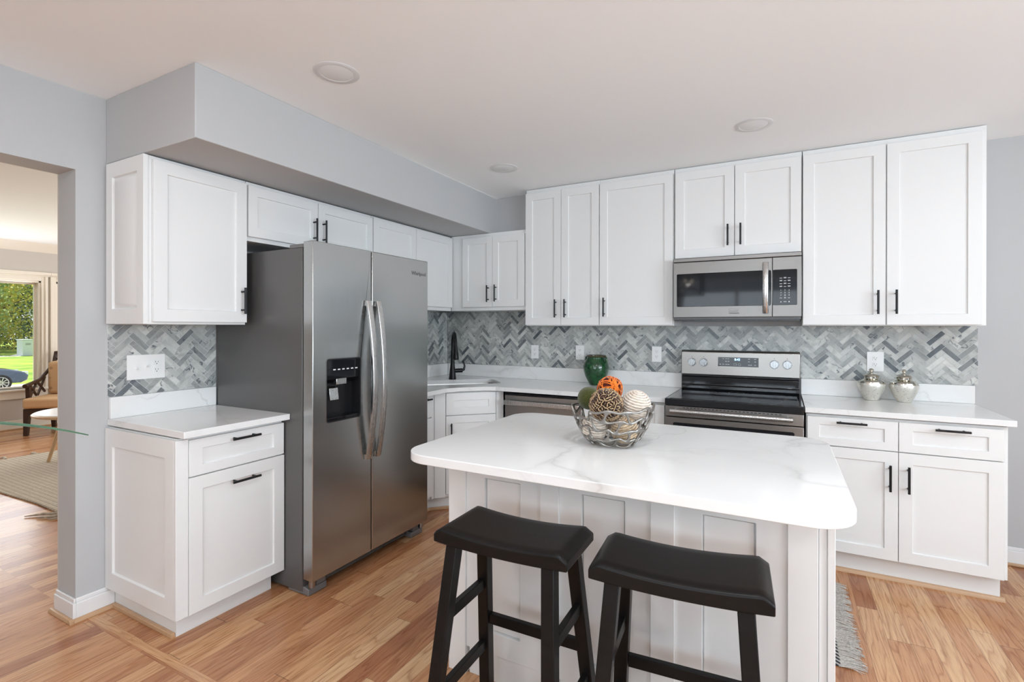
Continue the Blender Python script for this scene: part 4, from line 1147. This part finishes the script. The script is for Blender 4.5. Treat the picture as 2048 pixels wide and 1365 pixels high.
def moss_ball(c_, r, label):
    m = MB(); rnd = random.Random(int(c_[0]*1e4)); m.sphere((0,0,0), r, 64, 40)
    m.v = [tuple(x*(1+rnd.uniform(-.010, .010)) for x in [v[0], v[1], v[2]]) if False else v for v in m.v]
    o = m.obj('moss_ball', M['moss']); o.location = c_; return tag(o, label, 'decorative ball', 'balls in the openwork bowl')
def rope_ball(c_, r, mat, label, rot=(.5, .3, 0), tr=.0042):
    """a sphere wound with a braided rope: coils with knuckle bumps"""
    turns = int(2*r/(tr*1.55)); m = MB(); n = turns*26; pts = []; rs = []; ups = []
    for i in range(n+1):
        t_ = i/n; lat = math.pi*(t_*.985+.0075); a = 2*math.pi*turns*t_
        p = Vector((math.sin(lat)*math.cos(a), math.sin(lat)*math.sin(a), math.cos(lat)))
        pts.append(p*(r-tr*.6)); rs.append(tr*(1.0+.26*(1 if i % 2 else -1)))
        ups.append(p)
    m.tube(pts, rs, 6, upv=ups)
    m.sphere((0,0,0), r-tr*1.1, 24, 14)
    o = m.obj('rope_ball', mat, angle=80); o.location = c_; o.rotation_euler = rot
    return tag(o, label, 'decorative ball', 'balls in the openwork bowl')
def strip_ball(c_, r, label):
    root = thing('strip_ball', label, 'decorative ball', c_, 0, 'balls in the openwork bowl')
    rnd = random.Random(4); m = MB()
    for k in range(32):
        ax = Vector((rnd.gauss(0,1), rnd.gauss(0,1), rnd.gauss(0,1)*.5)).normalized(); a = ax.orthogonal().normalized(); b_ = ax.cross(a)
        off = rnd.uniform(-.7, .7); rr = math.sqrt(1-off*off); R_ = r*rnd.uniform(.94, 1.0)
        pts = []; ups = []
        for i in range(28):
            t_ = 2*math.pi*i/28; p = (a*math.cos(t_)+b_*math.sin(t_))*rr+ax*off
            pts.append(p*R_); ups.append(p)
        m.tube(pts, .0019, 6, closed=True, flat=.6, upv=ups)
    m.obj('strips', M['orange'], root, angle=60)
    MB().sphere((0,0,0), r*.86, 24, 14).obj('core', M['orange_core'], root)
def seed_ball(c_, r, label):
    root = thing('seed_ball', label, 'decorative ball', c_, 0, 'balls in the openwork bowl')
    rnd = random.Random(9); N = 430
    parts = {'pale_seeds': MB(), 'brown_seeds': MB()}
    for k in range(N):
        z = 1-2*(k+.5)/N; a = k*2.39996; q = math.sqrt(1-z*z); p = Vector((q*math.cos(a), q*math.sin(a), z))
        t1 = p.orthogonal().normalized(); t2 = p.cross(t1); an = rnd.uniform(0, 6.28); d = t1*math.cos(an)+t2*math.sin(an)
        Lh = rnd.uniform(.0060, .0088); c0 = p*r*rnd.uniform(.985, 1.02); tilt = p*rnd.uniform(-.0018, .0018)
        nm = 'pale_seeds' if rnd.random() < .68 else 'brown_seeds'
        parts[nm].tube([c0-d*Lh-tilt-p*.001, c0-d*Lh*.5-tilt*.5, c0+p*.0006, c0+d*Lh*.5+tilt*.5, c0+d*Lh+tilt-p*.001], [.0005, .0018, .0024, .0018, .0005], 6)
    parts['pale_seeds'].obj('pale_seeds', M['seed'], root); parts['brown_seeds'].obj('brown_seeds', M['seed2'], root)
    MB().sphere((0,0,0), r*.965, 32, 18).obj('core', M['seed_core'], root)

moss_ball((-.668, 1.895, 1.079), .0455, 'olive green moss ball on top of the bowl, side of the refrigerator')
seed_ball((-.573, 1.815, 1.070), .0610, 'dark brown ball covered in pale seed sticks at the front of the bowl')
strip_ball((-.600, 1.950, 1.113), .0525, 'orange ball of wound strips on the very top of the pile')
rope_ball((-.482, 1.895, 1.066), .0550, M['rope_white'], 'big cream rope ball on top of the bowl, side of the range', (.25, .15, .4))
moss_ball((-.520, 1.995, 1.062), .0430, 'green moss ball mostly hidden behind the orange ball')
rope_ball((-.625, 1.836, .977), .0500, M['rope_white'], 'cream rope ball low in the bowl below the moss ball', (.3, .2, 0))
rope_ball((-.510, 1.842, .977), .0500, M['rope_tan'], 'tan rope ball low in the bowl below the big cream ball', (.3, -.3, .3))
rope_ball((-.572, 1.930, .976), .0480, M['rope_white'], 'cream rope ball at the back of the bowl bottom', (1.0, .9, .3))

# ------------------------------------------------------------------ kitchen mat right of the island
def mat_tex():
    g = G('woven_mat'); x, y, z = g.sep(g.co())[:3]
    f = g.noise(g.map(g.co(), (60, 300, 60)), 1, 4, .7)
    wv = g.ramp(g.math('FRACT', g.math('MULTIPLY', y, 110)), [(0, .7), (.5, 1.0), (1, .7)])
    base = g.mix(f, (.40, .37, .34), (.66, .63, .60)); base = g.mix(1, base, wv, 'MULTIPLY')
    st_ = g.math('MULTIPLY', g.math('GREATER_THAN', g.math('FRACT', g.math('ADD', g.math('MULTIPLY', y, 38), g.math('MULTIPLY', x, 30))), .5), g.math('LESS_THAN', x, .02))
    g.set(color=g.mix(st_, base, (.035, .038, .045)), rough=.95, spec=.1); g.bump(f, .8, .002); return g.m
M['mat'] = mat_tex()
M['fringe'] = fuzzy('mat_fringe', (.30, .265, .23), (.74, .69, .63), 140, .3)
rg2 = thing('kitchen_mat', 'grey woven fringed mat on the floor at the end of the island', 'mat', (.222, 2.77, 0))
MB().box(-.95, 0, -.385, .385, .001, .007).obj('weave', M['mat'], rg2, bevel=.002)
m = MB(); rnd = random.Random(3)
for k in range(340):
    y = -.385+.77*k/340+rnd.uniform(-.002, .002); Lf = rnd.uniform(.062, .090); dy = rnd.uniform(-.016, .016); zz = rnd.uniform(.003, .009)
    m.tube([(-.006, y, .006), (Lf*.35, y+dy*.2, zz+.002), (Lf*.7, y+dy*.6, zz), (Lf, y+dy, .0022)], [.0015, .0014, .0013, .0009], 5)
o = m.obj('fringe', M['fringe'], rg2); o['kind'] = 'stuff'

# ------------------------------------------------------------------ living room contents
def jute():
    g = G('jute_braid'); x, y, z = g.sep(g.co())[:3]
    row = g.math('FRACT', g.math('MULTIPLY', y, 26)); rr = g.ramp(row, [(0, .68), (.5, 1.0), (1, .68)])
    f = g.noise(g.map(g.co(), (40, 90, 40)), 1, 4, .7)
    kn = g.math('FRACT', g.math('ADD', g.math('MULTIPLY', x, 22), g.math('MULTIPLY', y, 13))); kr = g.ramp(kn, [(0, .6), (.5, 1), (1, .6)])
    c = g.mix(f, (.42, .35, .26), (.80, .72, .60)); c = g.mix(.8, c, rr, 'MULTIPLY'); c = g.mix(.6, c, kr, 'MULTIPLY')
    g.set(color=c, rough=.95, spec=.1); g.bump(g.math('MULTIPLY', rr, kr), 1, .008); return g.m
M['jute'] = jute()
m = MB(); 
poly = [(-6.95, 1.66), (-5.9, 1.61), (-5.0, 1.655), (-4.58, 1.645), (-4.50, 1.72), (-4.50, 4.0), (-6.95, 4.0)]
m.prism(poly, .001, .014)
ru = thing('jute_rug', 'chunky braided jute rug on the living room floor', 'rug', (0, 0, 0))
m.obj('braid', M['jute'], ru, bevel=.004)
m = MB()
for (ax_, ay_, bx_, by_, cx_, cy_) in ((-4.58, 1.66, -4.66, 1.58, -4.74, 1.50), (-4.53, 1.67, -4.55, 1.58, -4.63, 1.53), (-4.51, 1.70, -4.47, 1.62, -4.52, 1.555), (-6.93, 2.3, -7.02, 2.28, -7.08, 2.33), (-6.94, 2.05, -7.03, 2.07, -7.07, 2.02)):
    m = MB(); m.tube([(ax_, ay_, .010), (bx_, by_, .014), (cx_, cy_, .008)], [.016, .013, .004], 8, flat=.7)
    m.obj('tassel', M['jute'], ru)
M['darkwood'] = raw_oak('dark_walnut', (.045, .022, .014), 'z')
def chair_fabric():
    g = G('striped_upholstery'); x, y, z = g.sep(g.co())[:3]
    s_ = g.ramp(g.math('FRACT', g.math('MULTIPLY', g.math('ADD', x, y), 70)), [(0, .82), (.5, 1.0), (1, .82)])
    d_ = g.ramp(g.vor(g.comb(x, y, z), 7.5, rnd=.15), [(.12, 1), (.17, 0)])
    c = g.mix(1, (.72, .47, .27), s_, 'MULTIPLY'); c = g.mix(g.math('MULTIPLY', d_, .5), c, (.28, .17, .09))
    g.set(color=c, rough=.9, spec=.15); return g.m
M['fabric'] = chair_fabric()
ac = thing('armchair', 'dark wooden armchair with gold upholstered cushions by the picture window', 'chair', (-8.28, 3.06, 0), math.radians(45))
hw, hd = .34, .30
MB().prism(rrect(-hw, hw, -hd-.03, hd, .05, 5), .335, .462).obj('seat_cushion', M['fabric'], ac, bevel=.03, seg=4)
m = MB(); m.box(-hw+.01, hw-.01, -hd, hd, .265, .333); m.obj('seat_frame', M['darkwood'], ac, bevel=.008)
for sx in (-1, 1):
    for sy in (-1, 1):
        m = MB(); x_, y_ = sx*(hw-.04), sy*(hd-.03)
        m.add([(x_-.032,y_-.032,.333),(x_+.032,y_-.032,.333),(x_+.032,y_+.032,.333),(x_-.032,y_+.032,.333),(x_-.022,y_-.022+sy*.03,0),(x_+.022,y_-.022+sy*.03,0),(x_+.022,y_+.022+sy*.03,0),(x_-.022,y_+.022+sy*.03,0)],
              [(0,1,2,3),(7,6,5,4)]+[(i,4+i,4+(i+1)%4,(i+1)%4) for i in range(4)])
        m.obj('leg', M['darkwood'], ac, bevel=.005)
for sx in (-1, 1):
    x_ = sx*(hw-.005); m = MB()
    m.bar((x_, -hd+.13, .33), (x_, -hd+.11, .60), .045, .045)
    m.tube([(x_, -hd+.04, .612), (x_, -hd+.12, .625), (x_, .05, .665), (x_, .16, .73), (x_, hd-.03, .80)], [.028, .026, .022, .022, .02], 10)
    m.bar((x_, -hd+.15, .60), (x_, -.02, .47), .02, .025); m.bar((x_, -hd+.15, .47), (x_, -.02, .64), .02, .025)
    m.bar((x_, 0, .47), (x_, .16, .70), .02, .025); m.bar((x_, 0, .64), (x_, .16, .50), .02, .025)
    m.obj('arm', M['darkwood'], ac, bevel=.003)
m = MB()
for sx in (-1, 1): m.tube([(sx*(hw-.02), hd-.02, .30), (sx*(hw-.02), hd+.0, .60), (sx*(hw-.01), hd+.07, .90), (sx*(hw-.01), hd+.11, 1.02)], .024, 10)
m.tube([(-hw, hd+.10, 1.0), (-.15, hd+.115, 1.035), (.15, hd+.115, 1.035), (hw, hd+.10, 1.0)], .025, 10)
m.bar((-hw, hd+.075, .92), (hw, hd+.075, .92), .03, .03); m.bar((-hw, hd-.02, .52), (hw, hd-.02, .52), .03, .03)
for k in range(-2, 3): m.bar((k*.12, hd+.075, .92), (k*.12+.05, hd+.11, 1.02), .018, .018)
m.obj('back_frame', M['darkwood'], ac, bevel=.003)
m = MB(); m.box(-hw+.04, hw-.04, hd-.17, hd-.035, .463, .90); o = m.obj('back_cushion', M['fabric'], ac, bevel=.045, seg=4)

ta = thing('coffee_table', 'round pale coffee table with splayed wooden legs on the jute rug', 'table', (-6.185, 2.445, 0.0145))
M['palewood'] = raw_oak('pale_wood', (.62, .42, .24), 'x')
M['tabletop'] = plain('white_table_top', (.80, .80, .80), .3)
MB().lathe([(.0005, .475), (.41, .475), (.425, .485), (.425, .497), (.415, .505), (.0005, .505)], n=48, cap=False).obj('tabletop', M['palewood'], ta)
MB().lathe([(.0005, .5055), (.405, .5055), (.402, .510), (.0005, .510)], n=48, cap=False).obj('inlay', M['tabletop'], ta)
for k in range(4):
    a = math.radians(45+90*k+1); c_, s_ = math.cos(a), math.sin(a)
    MB().tube([(c_*.20, s_*.20, .475), (c_*.33, s_*.33, 0)], [.022, .015], 10).obj('leg', M['palewood'], ta)

# plant at the edge of the opening: one long blade reaches into the picture
M['leaf'] = fuzzy('leaf_green', (.02, .065, .035), (.07, .17, .09), 25, .1, .35)
M['pot'] = plain('grey_pot', (.42, .41, .40), .6)
M['soil'] = plain('potting_soil', (.03, .02, .015), .95, noise_amt=.3)
pl = thing('potted_plant', 'long green strappy leaf arching in front of the wall end', 'plant', (-2.30, -.02, 0))
MB().lathe([(.0005, 0), (.12, 0), (.135, .02), (.165, .30), (.17, .32), (.155, .32), (.15, .29), (.0005, .28)], n=32, cap=False).obj('pot', M['pot'], pl)
MB().lathe([(.0005, .292), (.148, .292)], n=24, cap=False).obj('soil', M['soil'], pl)
MB().tube([(0,0,.28), (.01,.0,.6), (.0,.01,.88)], [.022, .02, .016], 10).obj('stem', M['darkwood'], pl)
def blade(pts, w, name='leaf'):
    """arching strap leaf with a folded cross section and real thickness"""
    P_ = [Vector(p) for p in pts]; n = len(P_); vs = []; fs = []
    for i, p in enumerate(P_):
        d = (P_[min(i+1, n-1)]-P_[max(i-1, 0)]).normalized(); sd = d.cross(Vector((0,0,1))).normalized(); u_ = sd.cross(d)
        t_ = i/(n-1); ww = w*(1-t_**2.2)*.5+.0006; th = .0012
        for q in (-1, 0, 1): vs.append(p+sd*ww*q+u_*(.35*ww*abs(q)+th))
        for q in (1, 0, -1): vs.append(p+sd*ww*q+u_*(.35*ww*abs(q)-th))
    for i in range(n-1):
        for j in range(6): fs.append((i*6+j, i*6+(j+1) % 6, (i+1)*6+(j+1) % 6, (i+1)*6+j))
    fs += [tuple(range(6)), tuple((n-1)*6+j for j in range(6))]
    m = MB(); m.add(vs, fs); return m.obj(name, M['leaf'], pl)
O = Vector((-2.30, -.02, 0))
def arc(tip, h, n=22):
    a = Vector((0, 0, .86)); t_ = Vector(tip)-O; mid = (a+t_)/2+Vector((0, 0, h)); out = []
    for i in range(n+1):
        k = i/n; out.append(a*(1-k)**2+mid*2*k*(1-k)+t_*k*k)
    return out
blade(arc((-1.523, .602, 1.089), .25), .050)
for tip in ((-3.0, -.5, 1.0), (-2.5, -.75, 1.2), (-1.9, -.6, 1.15), (-2.75, .25, 1.35), (-2.2, -.35, 1.6), (-2.55, -.25, 1.5)):
    blade(arc(tip, .22), .036)

# ------------------------------------------------------------------ outdoors
GZ = -1.3
def lawn():
    g = G('lawn_grass'); f = g.noise(g.co(), .35, 4, .6); f2 = g.noise(g.co(), 30, 3)
    c = g.mix(g.ramp(f, [(.35, 0), (.65, 1)]), (.10, .20, .035), (.30, .36, .06)); c = g.mix(.35, c, g.ramp(f2, [(0, .6), (1, 1.2)]), 'MULTIPLY')
    g.set(color=c, rough=.95, spec=.1); return g.m
M['lawn'] = lawn()
struct(MB().box(-140, LX-.5, -60, 90, GZ-.1, GZ).obj('ground', M['lawn'], smooth=False), 'sunny green lawn outside the picture window')
M['concrete'] = plain('concrete', (.60, .58, .55), .9, noise_amt=.08)
M['asphalt'] = plain('driveway', (.40, .34, .31), .95, noise_amt=.1)
def strip_path(name, pts, w, mat, label, z=.02):
    m = MB(); P_ = [Vector((p[0], p[1], 0)) for p in pts]
    for i in range(len(P_)-1):
        a, b_ = P_[i], P_[i+1]; d = (b_-a).normalized(); n_ = Vector((-d.y, d.x, 0))*w/2
        m.add([(*(a+n_).xy, GZ+z), (*(a-n_).xy, GZ+z), (*(b_-n_).xy, GZ+z), (*(b_+n_).xy, GZ+z), (*(a+n_).xy, GZ), (*(a-n_).xy, GZ), (*(b_-n_).xy, GZ), (*(b_+n_).xy, GZ)],
              [(0,1,2,3),(7,6,5,4),(0,4,5,1),(1,5,6,2),(2,6,7,3),(3,7,4,0)])
    return struct(m.obj(name, mat, smooth=False), label)
strip_path('sidewalk', [(-62.5, 10), (-61.0, 19.0), (-75, 25.5), (-90, 32)], 1.5, M['concrete'], 'pale footpath bending across the lawn')
strip_path('road', [(-28.4, -30), (-28.4, 60)], 5.0, M['asphalt'], 'driveway on which the parked car stands')
M['boxmetal'] = plain('utility_box_paint', (.52, .58, .58), .5)
ub = thing('utility_box', 'grey metal utility box standing on the lawn', 'utility box', (-61.0, 19.35, GZ), .32)
MB().box(-.35, .35, -.43, .43, 0, 1.42).obj('body', M['boxmetal'], ub, bevel=.02)
MB().box(-.38, .38, -.47, .47, 1.425, 1.52).obj('lid', M['boxmetal'], ub, bevel=.02)
m = MB()
for k in range(4): m.box(.351, .36, -.22, .22, 1.15-k*.05, 1.17-k*.05)
m.obj('vent_louvres', M['darkgrey'], ub)
# car (front half towards +y)
M['carpaint'] = plain('grey_blue_car_paint', (.075, .10, .15), .25, metal=.5, coat=1)
M['tire'] = plain('tire_rubber', (.03, .03, .03), .8)
M['alloy'] = plain('alloy_wheel', (.62, .63, .65), .3, metal=.8)
M['headlight'] = plain('headlight', (.75, .78, .80), .1, metal=.4)
ca = thing('car', 'grey blue parked car seen in part through the picture window', 'car', (-29.1, 6.82, GZ+.02), math.radians(-4))
prof = [(-2.2, .35), (2.05, .30), (2.25, .40), (2.28, .60), (2.15, .74), (1.7, .86), (1.0, .97), (.25, 1.38), (-.5, 1.47), (-1.3, 1.40), (-2.0, 1.02), (-2.25, .95), (-2.3, .55)]
n = len(prof); vs = []; fs = []
secs = [(-.88, .86), (-.80, 1.0), (-.4, 1.03), (0, 1.04), (.4, 1.03), (.80, 1.0), (.88, .86)]
for sx, k in secs:
    for (y_, z_) in prof:
        tp = max(0, (z_-.9))*.45
        vs.append((sx*(1-tp*.6), y_*(1-.02*(abs(sx) > .85)), .30+(z_-.30)*k if z_ > .5 else z_))
for i in range(len(secs)-1):
    for j in range(n): fs.append((i*n+j, i*n+(j+1) % n, (i+1)*n+(j+1) % n, (i+1)*n+j))
fs += [tuple(range(n)), tuple((len(secs)-1)*n+j for j in range(n))[::-1]]
m = MB(); m.add(vs, fs); m.obj('body', M['carpaint'], ca, bevel=.03)
m = MB(); m.box(-.72, .72, -1.1, .55, 1.02, 1.36); m.obj('windows', M['blackglass'], ca, bevel=.1)
for sx in (-1, 1):
    for wy in (1.42, -1.42):
        m = MB(); m.tube([(sx*.70, wy, .33), (sx*.895, wy, .33)], .335, 32); w_ = m.obj('wheel', M['tire'], ca, bevel=.02)
        m = MB()
        for k in range(10):
            a = 2*math.pi*k/10; m.bar((sx*.90, wy, .33), (sx*.90, wy+.22*math.cos(a), .33+.22*math.sin(a)), .03, .035, (1,0,0))
        ring = [(sx*.90, wy+.23*math.cos(2*math.pi*k/24), .33+.23*math.sin(2*math.pi*k/24)) for k in range(24)]
        m.tube(ring, .018, 8, closed=True); m.obj('rim', M['alloy'], w_)
    m = MB(); m.box(sx*.50, sx*.82, 2.06, 2.27, .62, .76); m.obj('headlight', M['headlight'], ca, bevel=.03)
m = MB(); m.box(-.45, .45, 2.24, 2.30, .38, .58); m.obj('grille', M['blackplastic'], ca, bevel=.02)

# trees
def leafmat(name, c1, c2):
    g = G(name); oi = g.n('ShaderNodeTexNoise'); g.put(oi.inputs['Vector'], g.co()); oi.inputs['Scale'].default_value = .8
    g.set(color=g.mix(g.ramp(oi.outputs[0], [(.35, 0), (.65, 1)]), c1, c2), rough=.7, spec=.2); return g.m
M['leafy'] = leafmat('yellow_green_leaves', (.30, .34, .08), (.66, .56, .12))
M['leafd'] = leafmat('dark_green_leaves', (.07, .12, .07), (.16, .24, .12))
M['leafg'] = leafmat('mid_green_leaves', (.16, .24, .10), (.36, .42, .16))
M['bark'] = plain('tree_bark', (.12, .09, .07), .9, noise_amt=.3)
def tree(x, y, h, r, mat, label, seed, z0=.25):
    rnd = random.Random(seed); t = thing('tree', label, 'tree', (x, y, GZ), 0, 'trees behind the lawn')
    m = MB(); m.tube([(0,0,0), (.1,.0,h*.3), (-.1,.1,h*.6), (0,0,h*.85)], [.28, .22, .14, .05], 8)
    for k in range(6):
        a = rnd.uniform(0, 6.28); zz = h*rnd.uniform(.3, .6); m.tube([(0,0,zz), (r*.35*math.cos(a), r*.35*math.sin(a), zz+h*.12), (r*.75*math.cos(a), r*.75*math.sin(a), zz+h*.2)], [.10, .07, .03], 6)
    m.obj('trunk', M['bark'], t)
    m = MB(); blobs = [(rnd.uniform(-.6, .6)*r, rnd.uniform(-.6, .6)*r, h*rnd.uniform(.06+z0*.3, .92), r*rnd.uniform(.28, .5)) for _ in range(40)]
    for bx, by, bz, br in blobs:
        for _ in range(110):
            d = Vector((rnd.gauss(0,1), rnd.gauss(0,1), rnd.gauss(0,.8))).normalized()*br*rnd.uniform(.5, 1.05); p = Vector((bx, by, max(h*z0*.4, bz)))+d
            s_ = rnd.uniform(.13, .28); a = Vector((rnd.gauss(0,1), rnd.gauss(0,1), rnd.gauss(0,1))).normalized(); b_ = a.orthogonal().normalized()
            m.add([p-a*s_, p+b_*s_*.45, p+a*s_, p-b_*s_*.45], [(0,1,2,3)])
    m.obj('foliage', mat, t, smooth=False)
tree(-74, 20.5, 11.0, 4.6, M['leafy'], 'yellow green leafy tree behind the utility box', 1, .15)
tree(-80, 27.5, 12.5, 5.2, M['leafd'], 'dark green tree beside the window frame', 2, .05)
tree(-82, 22.0, 9.0, 5.0, M['leafd'], 'dark green tree low behind the yellow one', 3, .05)
tree(-70, 17.0, 10.5, 4.4, M['leafg'], 'mid green tree mostly cut off by the picture edge', 4, .10)
tree(-92, 30.5, 15.0, 6.0, M['leafg'], 'tall mid green tree farthest behind', 5, .1)
tree(-88, 24.5, 9.5, 6.0, M['leafy'], 'pale yellow green tree behind the others', 6, .05)
tree(-96, 20.0, 12.0, 7.0, M['leafd'], 'broad dark green tree at the far edge of the lawn', 7, .02)
